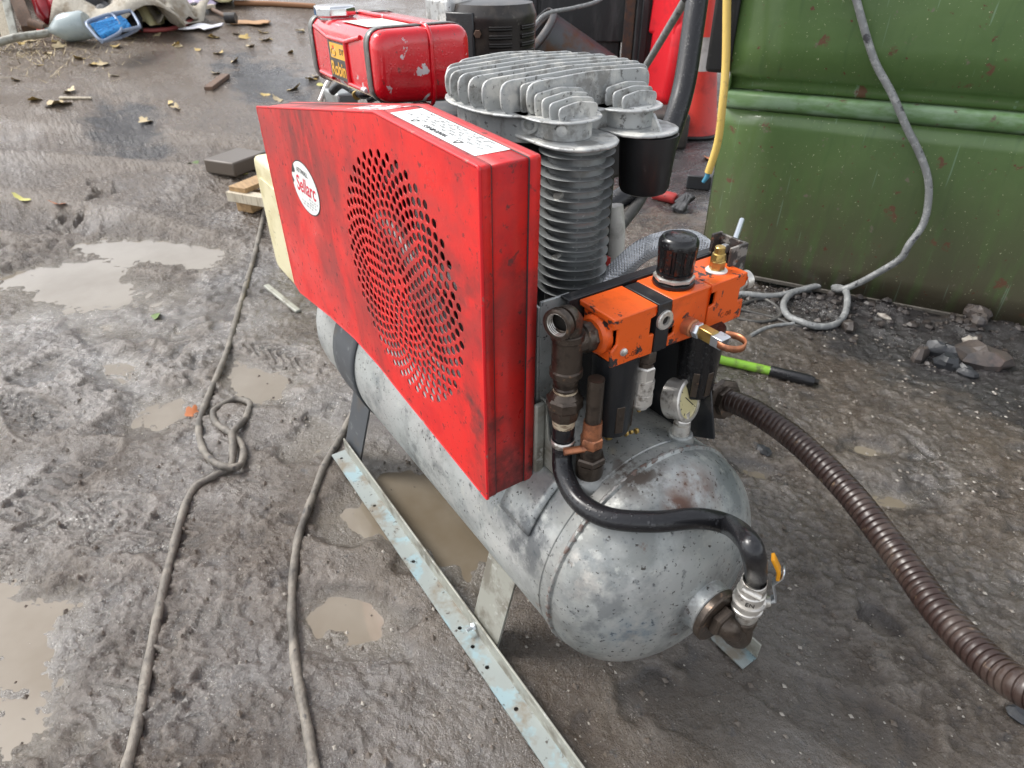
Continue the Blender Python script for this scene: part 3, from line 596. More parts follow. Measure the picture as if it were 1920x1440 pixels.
# ------------------------------------------------------------------ buildings and containers at the back
# black containers behind the pump
c0, c1, c2, c3 = Vector((-3.9020, 2.6554, 0.1743)), Vector((-3.4242, 3.2941, 0.1095)), Vector((-3.3335, 3.2574, 0.0973)), Vector((-3.1257, 3.5823, 0.0710))
def wall_box(bm_, a, b, h, depth, z0=None):
    a, b = Vector(a), Vector(b); u = (b - a); u.z = 0; L = u.length; u.normalize(); nrm = Vector((-u.y, u.x, 0))
    R = Matrix((u, nrm, Vector((0, 0, 1)))).transposed()
    c = (a + b) / 2 + nrm * depth / 2; c.z = (z0 if z0 is not None else min(a.z, b.z) - 0.03) + h / 2
    return bm_.box(c, (L, depth, h), R), R, u, nrm
t = thing('black_container', 'black ribbed plastic container behind the finned pump head', 'container', (c0 + c1) / 2)
b_, R, u, nr = wall_box(B(), c0, c1, 1.35, 0.9); b_.build('body', M['bin_black'], t, bevel=0.02)
w = B(); L = (c1 - c0).length
for k in range(7):
    p = c0 + u * (0.1 + k * 0.07) - nr * 0.012; w.box((p.x, p.y, 0.62), (0.022, 0.02, 1.15), R)
w.build('rib', M['bin_black'], t, bevel=0.004)
w = B(); p = (c0 + c1) / 2 + u * 0.12 - nr * 0.014; w.box((p.x, p.y, 0.78), (0.62, 0.03, 0.7), R); w.build('side_panel', M['bin_black'], t, bevel=0.012)
w, R, u, nr = wall_box(B(), c1 + u * 0.004 - nr * 0.06, c1 + u * 0.075 - nr * 0.06, 1.5, 0.06); tag(w.build('rusty_post', M['rust'], bevel=0.003), 'rust brown steel post at the corner of the black container', 'post')
t = thing('dark_cabinet', 'dark slate coloured ribbed metal cabinet between rusty post and traffic cone', 'cabinet', (c2 + c3) / 2)
c2 = c2 + Vector((0.03, 0.05, 0)); b_, R, u, nr = wall_box(B(), c2, c3 + (c3 - c2) * 0.9, 1.5, 0.5); b_.build('body', M['bin_black'], t, bevel=0.01)
for k in range(5):
    p = c2 + u * (0.06 + k * 0.11) - nr * 0.01; B().box((p.x, p.y, 0.75), (0.05, 0.022, 1.4), R).build('rib', M['bin_black'], t, bevel=0.006)
# rusty chute by the muffler
a, b = Vector((-3.1429, 2.3155, 0.5959)), Vector((-3.0112, 2.6435, 0.2973))
w = B(); w.lathe(a, b - a, [(0, 0.150), (0.035, 0.162), (0.05, 0.150), (0.75, 0.26)], 26, cap0=False, cap1=False)
tag(w.build('steel_funnel', M['funnel'], solid=0.004), 'rust edged grey steel funnel lying beside the black engine shroud', 'funnel')
pts = spline([(-3.6144, 2.4623, 0.1452), (-3.0054, 2.1523, 0.5509), (-2.9741, 2.2173, 0.6609), (-2.9774, 2.3038, 0.6997), (-2.9329, 2.4468, 0.7199), (-2.9230, 2.6204, 0.7481), (-2.9432, 2.7572, 0.8163), (-3.0691, 2.9232, 0.9045)], 6)
tag(B().tube(pts, 0.011, 8).build('thin_cable', M['grey_hose']), 'thin grey cable crossing the black container above the funnel', 'cable')

# ------------------------------------------------------------------ the green skip
SA, SU = Vector((-0.7722, 1.6482, 0.0300)), Vector((0.8797, 0.4755, 0.0000)); SN = Vector((SU.y, -SU.x, 0))       # SN points at the viewer
skip = thing('green_skip', 'dark green steel skip with mud splashed lower side, right of the compressor', 'skip', SA)
def skp(t, o, z): return SA + SU * t + SN * o + Vector((0, 0, z - SA.z))
def sweep(prof, t0, t1, name, m, bev=0, solid=0.004, nseg=14):
    w = B(); n = len(prof); vs = []; fs = []
    for k in range(nseg + 1):
        t = t0 + (t1 - t0) * k / nseg
        for o_, z_ in prof: vs.append(skp(t, o_ + 0.004 * math.sin(t * 5 + z_ * 4), z_))
    for k in range(nseg):
        for j in range(n - 1): fs.append((k * n + j, k * n + j + 1, (k + 1) * n + j + 1, (k + 1) * n + j))
    w.add(vs, fs); return w.build(name, m, skip, 50, solid=solid)
sweep([(0.0, 0.035), (0.0, 0.12), (0.002, 0.25), (0.003, 0.40), (0.002, 0.55), (0.0, 0.601)], -0.215, 2.4, 'lower_side_panel', M['green'])
sweep([(0.0, 0.604), (0.009, 0.612), (0.011, 0.618), (0.010, 0.646), (0.006, 0.651), (-0.03, 0.656)], -0.215, 2.4, 'rib', M['green_rib'])
sweep([(-0.03, 0.660), (-0.036, 0.675), (-0.028, 0.695), (-0.008, 0.712), (-0.004, 0.80), (-0.003, 0.95), (-0.004, 1.10), (-0.006, 1.25)], -0.222, 2.4, 'upper_side_panel', M['green'])
w = B(); R = R_SKIP = Matrix((SU, -SN, Vector((0, 0, 1)))).transposed()
w.box(skp(1.1, -0.012, 0.028), (2.64, 0.04, 0.016), R); w.build('bottom_rail', M['skip_dirt'], skip, bevel=0.003)
w = B(); w.box(skp(-0.219, -0.5, 0.62), (0.005, 0.98, 1.2), R); w.build('end_panel', M['green'], skip)
w = B(); w.box(skp(1.1, -0.62, 0.62), (2.6, 0.005, 1.2), R); w.build('back_panel', M['green'], skip)

# ------------------------------------------------------------------ the compressor
comp = thing('air_compressor', 'red and galvanised portable air compressor standing in the wet mud', 'air compressor', (-0.3, 0.211, 0.0))
TY, TZ, TR = 0.211, 0.297, 0.185
# tank
prof = []
for k in range(0, 13):
    a = PI / 2 * k / 12; prof.append((-0.80 - 0.125 * math.cos(a), max(0.002, TR * math.sin(a))))
prof += [(-0.79, TR), (-0.6, TR), (-0.3, TR), (0.0, TR), (0.088, TR), (0.0895, TR - 0.0016), (0.092, TR - 0.0016), (0.0935, TR + 0.0008), (0.1085, TR + 0.001), (0.111, TR + 0.0035), (0.1145, TR + 0.0035), (0.117, TR - 0.0005)]
for k in range(1, 19):
    a = PI / 2 * k / 18; prof.append((0.117 + 0.117 * math.sin(a), max(0.002, TR * math.cos(a) ** 0.92)))
tank = B().lathe((0, TY, TZ), (1, 0, 0), prof, 96).build('tank', M['galv'], comp, 40)
B().lathe((0.222, TY, TZ), (1, 0, 0), [(-0.02, 0.050), (0.004, 0.047), (0.008, 0.042), (0.011, 0.040), (0.026, 0.0395), (0.028, 0.038)], 40).build('end_boss', M['galv'], tank, 30)
B().lathe((0.250, TY, TZ), (1, 0, 0), [(0, 0.039), (0.002, 0.0415), (0.010, 0.0415), (0.012, 0.039)], 40).build('end_bush', M['iron'], tank, 30)
rw = random.Random(8); wb = []
for k in range(220):
    a = 2 * PI * k / 220; r_ = TR + 0.0006 + 0.0008 * rw.random(); wb.append((0.1125 + 0.0014 * rw.uniform(-1, 1), TY + r_ * math.cos(a), TZ + r_ * math.sin(a)))
B().tube(wb + [wb[0]], [0.0030 + 0.0010 * math.sin(k * 1.9) for k in range(221)], 7, cap=False).build('weld_bead', M['weld'], tank, 60)
# saddle plate wrapped on the tank and the raised pads
def tank_patch(x0, x1, a0, a1, off, name, m, parent, nx_=6, na=12):
    vs = []; fs = []
    for i in range(nx_ + 1):
        for j in range(na + 1):
            x = x0 + (x1 - x0) * i / nx_; a = math.radians(a0 + (a1 - a0) * j / na); vs.append((x, TY + (TR + off) * math.cos(a), TZ + (TR + off) * math.sin(a)))
    for i in range(nx_):
        for j in range(na): k = i * (na + 1) + j; fs.append((k, k + 1, k + na + 2, k + na + 1))
    return B().add(vs, fs).build(name, m, parent, 40, solid=0.004)
tank_patch(-0.70, -0.585, 140, 215, 0.002, 'saddle_plate', M['dark_leg'], tank)
tank_patch(-0.03, 0.045, 128, 157, 0.003, 'welded_pad', M['galv'], tank)
# feet: two punched angle rails, four flat legs
YO, W_ = -0.0218, 0.0396
hol = []
for px in ((-0.7005, -0.0079, -0.0023), (-0.5010, -0.0046, -0.0004), (-0.3052, -0.0056, -0.0005), (-0.1128, -0.0042, -0.0019), (-0.0655, -0.0045, -0.0019), (-0.0157, 0.0057, -0.0031), (0.0765, -0.0048, -0.0018)): hol.append((px[0], YO + 0.016, 0.0042))
RX0 = ((-0.7472, -0.0035, -0.0022))[0] + 0.02
for (y0, nm) in ((YO, 0), (0.4085 - W_, 1)):
    x1 = 0.2403
    hs = hol if nm == 0 else [(0.19, y0 + 0.02, 0.0055), (0.05, y0 + 0.02, 0.0045), (-0.1, y0 + 0.02, 0.0045)]
    rail = holed_plate('foot_rail', [(RX0, y0), (x1, y0), (x1, y0 + W_ - 0.0035), (RX0, y0 + W_ - 0.0035)], hs, 0.004, M['galv_blue'], comp, lambda u, v, w: (u, v, w + 0.005))
    B().box(((RX0 + x1) / 2, y0 + W_ - 0.0015, 0.0232), (x1 - RX0, 0.004, 0.0404)).build('upright_flange', M['galv_dull'], rail, bevel=0.001)
    if nm == 0:
        bx = ((-0.0892, 0.0180, -0.0015))[0]
        B().hexn((bx, y0 + W_ - 0.004, 0.026), (bx, y0 + W_ - 0.011, 0.026), 0.0075).cyl((bx, y0 + W_ - 0.011, 0.026), (bx, y0 + W_ - 0.022, 0.026), 0.0038, n=12).build('rail_bolt', M['zinc_bright'], rail, 30)
def leg(x0, x1, sk, side, m):
    """Flat bar from the inside of the rail up to the tank; sk shifts its top along the tank."""
    yb, zb_, yt, zt = (0.020, 0.008, 0.068, 0.235) if side < 0 else (0.3995, 0.008, 0.354, 0.235)
    th = 0.005
    vs = [(x0, yb, zb_), (x1, yb, zb_), (x1 + sk, yt, zt), (x0 + sk, yt, zt)]
    w = B(); w.add(vs + [(x, y + th * (1 if side < 0 else -1), z) for x, y, z in vs], [(0, 1, 2, 3), (7, 6, 5, 4), (0, 4, 5, 1), (1, 5, 6, 2), (2, 6, 7, 3), (3, 7, 4, 0)])
    return w.build('leg', m, comp, 30, bevel=0.0008)
leg(-0.112, -0.030, 0.012, -1, M['galv_dull']); leg(-0.742, -0.650, 0.040, -1, M['dark_leg'])
leg(-0.112, -0.030, 0.012, 1, M['galv_dull']); leg(-0.742, -0.650, 0.040, 1, M['dark_leg'])

# --- belt guard
OUT = [(-0.828, 0.810), (-0.250, 0.900), (0.004, 0.891), (-0.004, 0.424), (-0.295, 0.453), (-0.355, 0.461), (-0.466, 0.465), (-0.599, 0.453), (-0.789, 0.428), (-0.820, 0.438)]
OUTR = round_poly([(x, z) for x, z in OUT], 0.0035, 3)
CIRC = (-0.2275, 0.6735, 0.1765)
def strip(poly, y0, y1, inset, name, m, parent, skip_bottom=True, solid=0.0016):
    c = Vector((-0.35, 0.66)); n = len(poly); vs = []; fs = []
    nrm = []
    for i in range(n):
        a, b = Vector(poly[i - 1]), Vector(poly[(i + 1) % n]); t = (b - a).normalized(); nn = Vector((t.y, -t.x))
        if nn.dot(Vector(poly[i]) - c) > 0: nn = -nn
        p = Vector(poly[i]) + nn * inset; vs += [(p.x, y0, p.y), (p.x, y1, p.y)]
    for i in range(n):
        j = (i + 1) % n
        if skip_bottom and poly[i][1] < 0.47 and poly[j][1] < 0.47: continue
        fs.append((2 * i, 2 * j, 2 * j + 1, 2 * i + 1))
    return B().add(vs, fs).build(name, m, parent, 40, solid=solid)
guard = strip(OUTR, 0.014, 0.0645, 0.0013, 'belt_guard', M['red'], comp)
holes = [(CIRC[0], CIRC[1], 0.0053)]
rr_, kk_ = 0.1765, 0
while rr_ > 0.012:
    nh = 42 if rr_ > 0.115 else max(5, int(round(2 * PI * rr_ / 0.0166)))
    for i in range(nh):
        a = 2 * PI * (i + 0.5 * (kk_ % 2)) / nh + math.radians(2.6)
        hx, hz = CIRC[0] + rr_ * math.cos(a), CIRC[1] + rr_ * math.sin(a)
        if all((hx - q[0]) ** 2 + (hz - q[1]) ** 2 > 0.0116 ** 2 for q in holes): holes.append((hx, hz, 0.0063 if rr_ > 0.115 else 0.0059))
    rr_ -= 0.0106 if rr_ > 0.125 else 0.0129; kk_ += 1
inner = [tuple(Vector(p) + (Vector((-0.35, 0.66)) - Vector(p)).normalized() * 0.001) for p in OUTR]
fp = holed_plate('front_panel', inner, holes, 0.002, M['red'], guard, lambda u, v, w: (u, 0.0008 + w, v))
strip(OUTR, 0.0, 0.0145, 0.0, 'front_flange', M['red'], guard)
strip(OUTR, 0.0638, 0.0775, 0.0, 'back_flange', M['red'], guard)
strip(OUTR, 0.0146, 0.0158, 0.0004, 'gap_shade_strip', M['ink'], guard); strip(OUTR, 0.0622, 0.0637, 0.0004, 'gap_shade_strip', M['ink'], guard)  # black strips laid in for the shade of the flange gaps
w = B(); w.prism([tuple(p) for p in inner], 'y', 0.0752, 0.0768); w.build('back_panel', M['steel_dark'], guard, 0)
top_edge = [p for p in OUTR]
k0 = min(range(len(OUTR)), key=lambda i: (OUTR[i][0] + 0.828) ** 2 + (OUTR[i][1] - 0.81) ** 2)
run = [(x, 0.0012, z) for x, z in OUTR]
B().tube(run + [run[0]], 0.0022, 8, cap=False).build('worn_edge', M['red_edge'], guard, 60)
# stickers
def disc(cx, cz, rx, rz, y, bite=False):
    pts = []
    for i in range(40):
        a = 2 * PI * i / 40; k = 1.0
        if bite and 2.5 < a < 2.75: k = 0.80
        if bite and 3.0 < a < 3.25: k = 0.86
        pts.append((cx + rx * k * math.cos(a), cz + rz * k * math.sin(a)))
    return pts
SX, SZ = -0.600, 0.711
B().prism(disc(SX, SZ, 0.0705, 0.0475, 0), 'y', -0.0007, -0.0003).build('sticker_border', M['ink'], guard, 0)
B().prism(disc(SX, SZ, 0.068, 0.0455, 0, True), 'y', -0.0011, -0.0008).build('maker_sticker', M['sticker'], guard, 0)
lettering('sticker_name', 'Sellarc', 0.041, M['ink_red'], guard, (SX + 0.002, -0.0013, SZ + 0.001), (1, 0, 0.02), (0, 0, 1), shear=0.25, sx=0.92, off=0.0004)
lettering('sticker_print', 'ATTWALL', 0.0125, M['ink'], guard, (SX - 0.003, -0.0013, SZ + 0.0275), (1, 0, 0.0), (0, 0, 1), sx=1.0)
w = B(); rs = random.Random(3)
def dashes(w, o, ux, uy, rows, length, hgt, seed):
    """Rows of tiny print, word by word."""
    rs = random.Random(seed); o, ux, uy = Vector(o), Vector(ux).normalized(), Vector(uy).normalized()
    for r_ in range(len(rows)):
        s = rows[r_][0]; y = rows[r_][1]
        while s < rows[r_][2]:
            l = rs.uniform(0.004, 0.010) * length; k = int(l / (hgt * 0.62)) + 1
            for c_ in range(k):
                a = o + ux * (s + c_ * hgt * 0.62) + uy * y
                for (du, dv, wu, wv) in ((0, 0, 0.12, 1.0), (0.12, rs.choice((0, 0.42, 0.86)), 0.3, 0.14), (0.36, 0, 0.12, rs.choice((0.5, 1.0)))):
                    p0 = a + ux * du * hgt + uy * dv * hgt; w.add([p0, p0 + ux * wu * hgt, p0 + ux * wu * hgt + uy * wv * hgt, p0 + uy * wv * hgt], [(0, 1, 2, 3)])
            s += l + 0.006 * length
    return w
dashes(w, (SX, -0.0013, SZ), (1, 0, 0), (0, 0, 1), [(0.012, -0.018, 0.052), (0.014, -0.0235, 0.048), (-0.03, -0.029, 0.04), (-0.024, -0.0345, 0.03)], 1.0, 0.003, 5)
w.build('sticker_small_print', M['ink'], guard, 0)
# labels on the sloping top
def on_top(x, y, o=0.0):        # the top faces fall either side of the apex
    z = 0.900 - 0.009 * (x + 0.25) / 0.254 if x > -0.25 else 0.900 + 0.09 * (x + 0.25) / 0.578
    return Vector((x, y, z - 0.0002 + o))
def label_quad(x0, x1, y0, y1, o, name, m):
    return B().add([on_top(x0, y0, o), on_top(x1, y0, o), on_top(x1, y1, o), on_top(x0, y1, o)], [(0, 1, 2, 3)]).build(name, m, guard, 0)
label_quad(-0.236, -0.030, 0.0165, 0.0625, 0.0003, 'warning_label', M['sticker'])
label_quad(-0.395, -0.262, 0.012, 0.0625, 0.0003, 'scraped_label', M['sticker_worn'])
c_ = on_top(-0.135, 0.0265, 0.0006)
lettering('warning_heading', 'WARNINGS', 0.0095, M['ink'], guard, c_, (-1, 0, 0.035), (0, -1, 0), sx=1.1)
w = B()
for dx in (-0.052, 0.052):
    p = on_top(-0.135 + dx, 0.0265, 0.0006)
    for q0, q1 in (((-0.006, 0.004), (0.006, 0.004)), ((-0.006, 0.004), (0, -0.006)), ((0.006, 0.004), (0, -0.006))):
        a, b = p + Vector((q0[0], q0[1], 0)), p + Vector((q1[0], q1[1], 0)); w.tube([a, b], 0.0005, 4)
w.build('warning_triangle', M['ink'], guard, 0)
w = B(); dashes(w, on_top(-0.045, 0.036, 0.0006), (-1, 0, 0.035), (0, -1, 0), [(0.0, -0.0015, 0.165), (0.012, -0.0075, 0.15), (0.0, -0.0135, 0.17), (0.02, -0.0185, 0.12), (0.01, -0.0235, 0.16)], 1.5, 0.0042, 9)
w.build('warning_text', M['ink'], guard, 0)
# pulley and belt behind the holes
w = B(); w.lathe((CIRC[0] + 0.01, 0.034, CIRC[1]), (0, 1, 0), [(0, 0.150), (0.0, 0.160), (0.006, 0.150), (0.012, 0.160), (0.02, 0.150)], 48, cap0=False, cap1=False)
w.lathe((CIRC[0] + 0.01, 0.028, CIRC[1]), (0, 1, 0), [(0, 0.024), (0.004, 0.030), (0.03, 0.03)], 24)
fw = w.build('flywheel', M['alu_fin'], comp, 40, solid=0.003)
for k in range(5):
    a = 2 * PI * k / 5 + 0.3; d = Vector((math.cos(a), 0, math.sin(a))); c = Vector((CIRC[0] + 0.01, 0.045, CIRC[1]))
    B().tube([c + d * 0.025, c + d * 0.09, c + d * 0.152], [0.024, 0.017, 0.022], 8).build('spoke', M['alu_fin'], fw, 60)
B().tube([(CIRC[0], 0.043, CIRC[1] + 0.163), (-0.68, 0.043, 0.68), (-0.72, 0.043, 0.63), (-0.68, 0.043, 0.58), (CIRC[0], 0.043, CIRC[1] - 0.163)], 0.007, 8).build('drive_belt', M['rubber'], fw, 60)

# --- pump: twin finned heads on a finned cylinder
pump = B().box((-0.315, 0.29, 0.64), (0.20, 0.20, 0.26)).box((-0.22, 0.29, 0.545), (0.34, 0.20, 0.11)).box((-0.295, 0.29, 0.80), (0.16, 0.26, 0.09)).box((-0.26, 0.28, 0.475), (0.36, 0.2, 0.03)).build('pump', M['steel_dark'], comp, 30, bevel=0.008)
def stadium(cx0, cx1, cy, r, n=10):
    pts = [(cx1 + r * math.cos(a), cy + r * math.sin(a)) for a in np.linspace(-PI / 2, PI / 2, n)]
    return pts + [(cx0 + r * math.cos(a), cy + r * math.sin(a)) for a in np.linspace(PI / 2, 3 * PI / 2, n)]
ZL, ZU = 0.856, 0.884
# main head
def oval(cx, cy, ax_, ay_, n=40, p=2.6):
    return [(cx + ax_ * math.copysign(abs(math.cos(t)) ** (2 / p), math.cos(t)), cy + ay_ * math.copysign(abs(math.sin(t)) ** (2 / p), math.sin(t))) for t in np.linspace(0, 2 * PI, n, endpoint=False)]
head = B().prism(oval(-0.285, 0.298, 0.130, 0.150), 'z', ZU - 0.004, ZU).prism(oval(-0.285, 0.298, 0.118, 0.132), 'z', ZU - 0.04, ZU - 0.004).build('cylinder_head', M['alu'], pump, 30, bevel=0.0015)
def fin(x, y0, y1, z0, z1, th=0.0042, r=0.012):
    poly = round_poly([(y0 + 0.002, z0 - 0.002), (y0, z1 - 0.002), ((y0 + y1) / 2, z1 + 0.003), (y1, z1 - 0.002), (y1 - 0.002, z0 - 0.002)], r, 4)
    return B().prism(poly, 'x', x - th / 2, x + th / 2).build('head_fin', M['alu'], pump, 40, bevel=0.001)
for k in range(9):
    x = -0.402 + 0.0275 * k; yh = 0.151 * (1 - (abs(x + 0.285) / 0.134) ** 2.4) ** (1 / 2.4) if abs(x + 0.285) < 0.133 else 0.05
    fin(x, 0.298 - yh, 0.298 + yh, ZU, 0.926, 0.0042, 0.018)
# limbs over the cylinder and over the inlet filter
for nm, cy, r_, x0, x1, xf in (('left', 0.242, 0.056, -0.24, -0.137, -0.127), ('right', 0.358, 0.054, -0.24, -0.138, -0.136)):
    lp = B().prism(stadium(x0, x1, cy, r_), 'z', ZL - 0.0045, ZL).build('lower_plate', M['alu'], pump, 30, bevel=0.0015)
    B().prism(stadium(x0 + 0.02, x1 - 0.022, cy - 0.004, r_ - 0.020), 'z', ZL, ZU - 0.0035).build('limb_wall', M['alu'], pump, 30, bevel=0.001)
    B().prism(stadium(x0, x1 - 0.026, cy - 0.006, r_ - 0.003), 'z', ZU - 0.0035, ZU).build('upper_plate', M['alu'], pump, 30, bevel=0.0015)
    B().lathe((x1 - 0.004, cy - 0.006, ZU), (0, 0, 1), [(0, 0.022), (0.0015, 0.020)], 24).build('plate_boss', M['alu'], pump, 30)
    for k in range(6):
        yh = (0.036 + 0.0018 * k) if k else 0.033
        fin(xf - 0.004 - 0.0140 * k, cy - 0.006 - yh, cy - 0.006 + yh, ZU, 0.902 + 0.0038 * k, 0.0034, 0.008)
# web and inlet spigot on the limbs
B().prism([(-0.115, ZL), (-0.115, ZU - 0.006), (-0.06 + -0.035, ZL)], 'y', 0.3560, 0.3600).build('web', M['alu'], pump, 30)
a = Vector((-0.1928, 0.2080, 0.8720)); d = Vector((0.55, -0.8, 0.0)).normalized()
w = B().cyl(a - d * 0.04, a + d * 0.004, 0.0125, n=20).lathe(a + d * 0.004, d, [(0, 0.0105), (0.005, 0.0125), (0.012, 0.0125), (0.013, 0.008), (0.006, 0.0075)], 20)
w.build('gauge_port', M['alu'], pump, 35); B().cyl(a + d * 0.008, a + d * 0.0085, 0.0074, n=16).build('port_hole', M['iron_thread'], pump)
B().box(a - d * 0.02 + Vector((0.004, 0.004, -0.014)), (0.03, 0.03, 0.016), Matrix.Rotation(-0.7, 3, 'Z')).build('port_bracket', M['alu'], pump, bevel=0.002)
B().lathe(Vector((-0.1281, 0.2072, 0.8720)), (0.75, -0.66, 0), [(-0.004, 0.0075), (0.001, 0.0072), (0.002, 0.005)], 14).build('cover_boss', M['alu'], pump, 40)
# finned cylinder
CX, CY = -0.137, 0.242
B().cyl((CX, CY, 0.60), (CX, CY, ZL - 0.005), 0.040, n=32).build('cylinder_barrel', M['alu_fin'], pump, 40)
fin_me = None
for k in range(15):
    z = 0.8410 - 0.01425 * k
    if fin_me is None:
        o = B().lathe((CX, CY, z), (0, 0, 1), [(0, 0.036), (0, 0.051), (0.0009, 0.0525), (0.0018, 0.051), (0.0030, 0.036)], 56, cap0=False, cap1=False).build('cooling_fin', M['alu_fin'], pump, 40); fin_me = o; z_0 = z
    else:
        o2 = fin_me.copy(); COL.objects.link(o2); o2.parent = pump; o2.location = (random.uniform(-.0006, .0006), random.uniform(-.0006, .0006), z - z_0)
for z in (0.79, 0.70):
    p = Vector((CX, CY, z)); d = Vector((0.35, -0.94, 0)).normalized(); B().cyl(p + d * 0.036, p + d * 0.049, 0.0055, n=10).build('stud', M['nickel'], pump, 40)
# inlet filter under the right limb
B().lathe((-0.122, 0.360, 0.742), (0, 0, 1), [(0.024, 0.028), (0.027, 0.034), (0.034, 0.037), (0.095, 0.041), (0.108, 0.042)], 40).build('inlet_filter', M['matt_plastic'], comp, 35)
w = B()
for k in range(10):
    a = 2 * PI * k / 10; w.box((-0.122 + 0.0435 * math.cos(a), 0.360 + 0.0435 * math.sin(a), 0.795), (0.003, 0.0015, 0.085), Matrix.Rotation(a, 3, 'Z'))
# pale sleeve and red plug beyond the cylinder
B().tube([(-0.2343, 0.4065, 0.7032), (-0.2277, 0.4074, 0.6626), (-0.2222, 0.4046, 0.6210), (-0.2165, 0.3992, 0.5787), (-0.1948, 0.3790, 0.5194)], [0.017, 0.019, 0.020, 0.020, 0.02], 12).build('pale_sleeve', M['white_plastic'], comp, 40)
B().box((-0.1507, 0.3245, 0.6511), (0.010, 0.010, 0.017)).build('red_plug', M['red'], comp, bevel=0.001)
B().lathe((-0.1428, 0.3226, 0.6351), (0, 0, 1), [(-0.02, 0.013), (0.004, 0.013), (0.006, 0.006)], 16).build('white_base', M['white_plastic'], comp, 40)

# --- engine: fuel tank, straps, shroud, block
eng = B().box((-0.62, 0.30, 0.60), (0.34, 0.34, 0.24)).box((-0.74, 0.44, 0.70), (0.16, 0.26, 0.16)).box((-0.62, 0.27, 0.745), (0.26, 0.24, 0.06)).box((-0.6, 0.24, 0.475), (0.42, 0.30, 0.03)).build('engine', M['steel_dark'], comp, 30, bevel=0.01)
FX0, FX1, FY0, FY1, FZ0, FZ1 = -0.790, -0.488, 0.115, 0.290, 0.843, 0.962
def rr_box(x0, x1, y0, y1, z0, z1, r, dz=0.0, taper=0.012, n=5):
    """Rounded tank: stacked rounded outlines along x."""
    w = B(); st = []
    for t in (0, 0.15, 0.4, 0.8, 1.4, 2.2): st.append((x0 + r * (t / 2.2), 1 - (1 - t / 2.2) ** 2))
    xs = [(x, k) for x, k in st] + [(x1 - (x - x0), k) for x, k in reversed(st)]
    vs = []; fs = []; m = None
    for x, k in xs:
        ins = r * 0.8 * (1 - math.sqrt(max(0, 1 - (1 - k) ** 2)))
        ring = round_poly([(y0 + ins, z0 + ins + taper), (y1 - ins, z0 + ins), (y1 - ins, z1 - ins), (y0 + ins, z1 - ins)], r, n); m = len(ring); vs += [(x, y, z) for y, z in ring]
    for j in range(len(xs) - 1):
        for i in range(m): i2 = (i + 1) % m; fs.append((j * m + i, j * m + i2, (j + 1) * m + i2, (j + 1) * m + i))
    fs.append(tuple(reversed(range(m)))); fs.append(tuple((len(xs) - 1) * m + i for i in range(m))); w.add(vs, fs); return w
ft = rr_box(FX0, FX1, FY0, FY1, FZ0, FZ1, 0.026).build('fuel_tank', M['red_tank'], comp, 40)
def ring_yz(x0, x1, ins, name, m, th):
    p0 = round_poly([(FY0 - ins, FZ0 - ins + 0.012), (FY1 + ins, FZ0 - ins), (FY1 + ins, FZ1 + ins), (FY0 - ins, FZ1 + ins)], 0.028, 6)
    n = len(p0); vs = [(x0, y, z) for y, z in p0] + [(x1, y, z) for y, z in p0]; fs = [(i, (i + 1) % n, (i + 1) % n + n, i + n) for i in range(n)]
    return B().add(vs, fs).build(name, m, ft, 40, solid=th)
ring_yz(-0.786, -0.768, 0.0015, 'strap', M['strap'], 0.002); ring_yz(-0.530, -0.513, 0.0015, 'strap', M['strap'], 0.002)
# seam flange down the middle of the tank's end
w = B(); YS = 0.212
sp = round_poly([(FX1 + 0.003, FZ0 - 0.002), (FX1 + 0.003, FZ1 + 0.003), (FX0 - 0.003, FZ1 + 0.003), (FX0 - 0.003, FZ0 - 0.002)], 0.03, 6)
w.tube([(x, YS, z) for x, z in sp] + [(sp[0][0], YS, sp[0][1])], 0.0035, 8, cap=False); w.build('seam', M['red_tank'], ft, 60)
# pressed X ribs and badge on the tank's side
bx0, bx1, bz0, bz1 = -0.690, -0.612, 0.872, 0.932
for (a, b) in (((-0.757, 0.948), (bx0, bz1 + 0.004)), ((-0.548, 0.948), (bx1, bz1 + 0.004)), ((-0.757, 0.872), (bx0, bz0 - 0.002)), ((-0.548, 0.868), (bx1, bz0 - 0.002))):
    B().tube([(a[0], FY0 + 0.001, a[1]), (b[0], FY0 - 0.001, b[1])], 0.004, 8).build('pressed_rib', M['red_tank'], ft, 60)
for (a, b) in (((bx0, bz1 + 0.004), (bx1, bz1 + 0.004)), ((bx1, bz1 + 0.004), (bx1, bz0))):
    B().tube([(a[0], FY0 - 0.001, a[1]), (b[0], FY0 - 0.001, b[1])], 0.004, 8).build('pressed_rib', M['red_tank'], ft, 60)
B().box(((bx0 + bx1) / 2, FY0 - 0.002, (bz0 + bz1) / 2), (bx1 - bx0, 0.003, bz1 - bz0)).build('badge', M['badge_black'], ft, bevel=0.0008)
B().prism([(bx0 + 0.012, 0.906), (bx1 - 0.002, 0.906), (bx1 - 0.004, bz1 - 0.002), (bx0 + 0.010, bz1 - 0.002)], 'y', FY0 - 0.0042, FY0 - 0.0036).build('badge_panel', M['badge_yellow'], ft, 0)
lettering('badge_name', 'Robin', 0.031, M['badge_yellow'], ft, (bx0 + 0.006, FY0 - 0.0040, 0.888), (1, 0, 0), (0, 0, 1), align='LEFT', sx=0.92, off=0.0006)
lettering('badge_model', 'DY', 0.014, M['badge_black'], ft, (bx1 - 0.024, FY0 - 0.0046, 0.918), (1, 0, 0), (0, 0, 1), align='LEFT')
w = B(); w.tube([(bx0 + 0.026 + 0.010 * math.cos(t), FY0 - 0.0044, 0.915 + 0.006 * math.sin(t)) for t in np.linspace(0, 2 * PI, 20)], 0.0006, 4, cap=False); w.build('badge_oval', M['badge_black'], ft, 0)
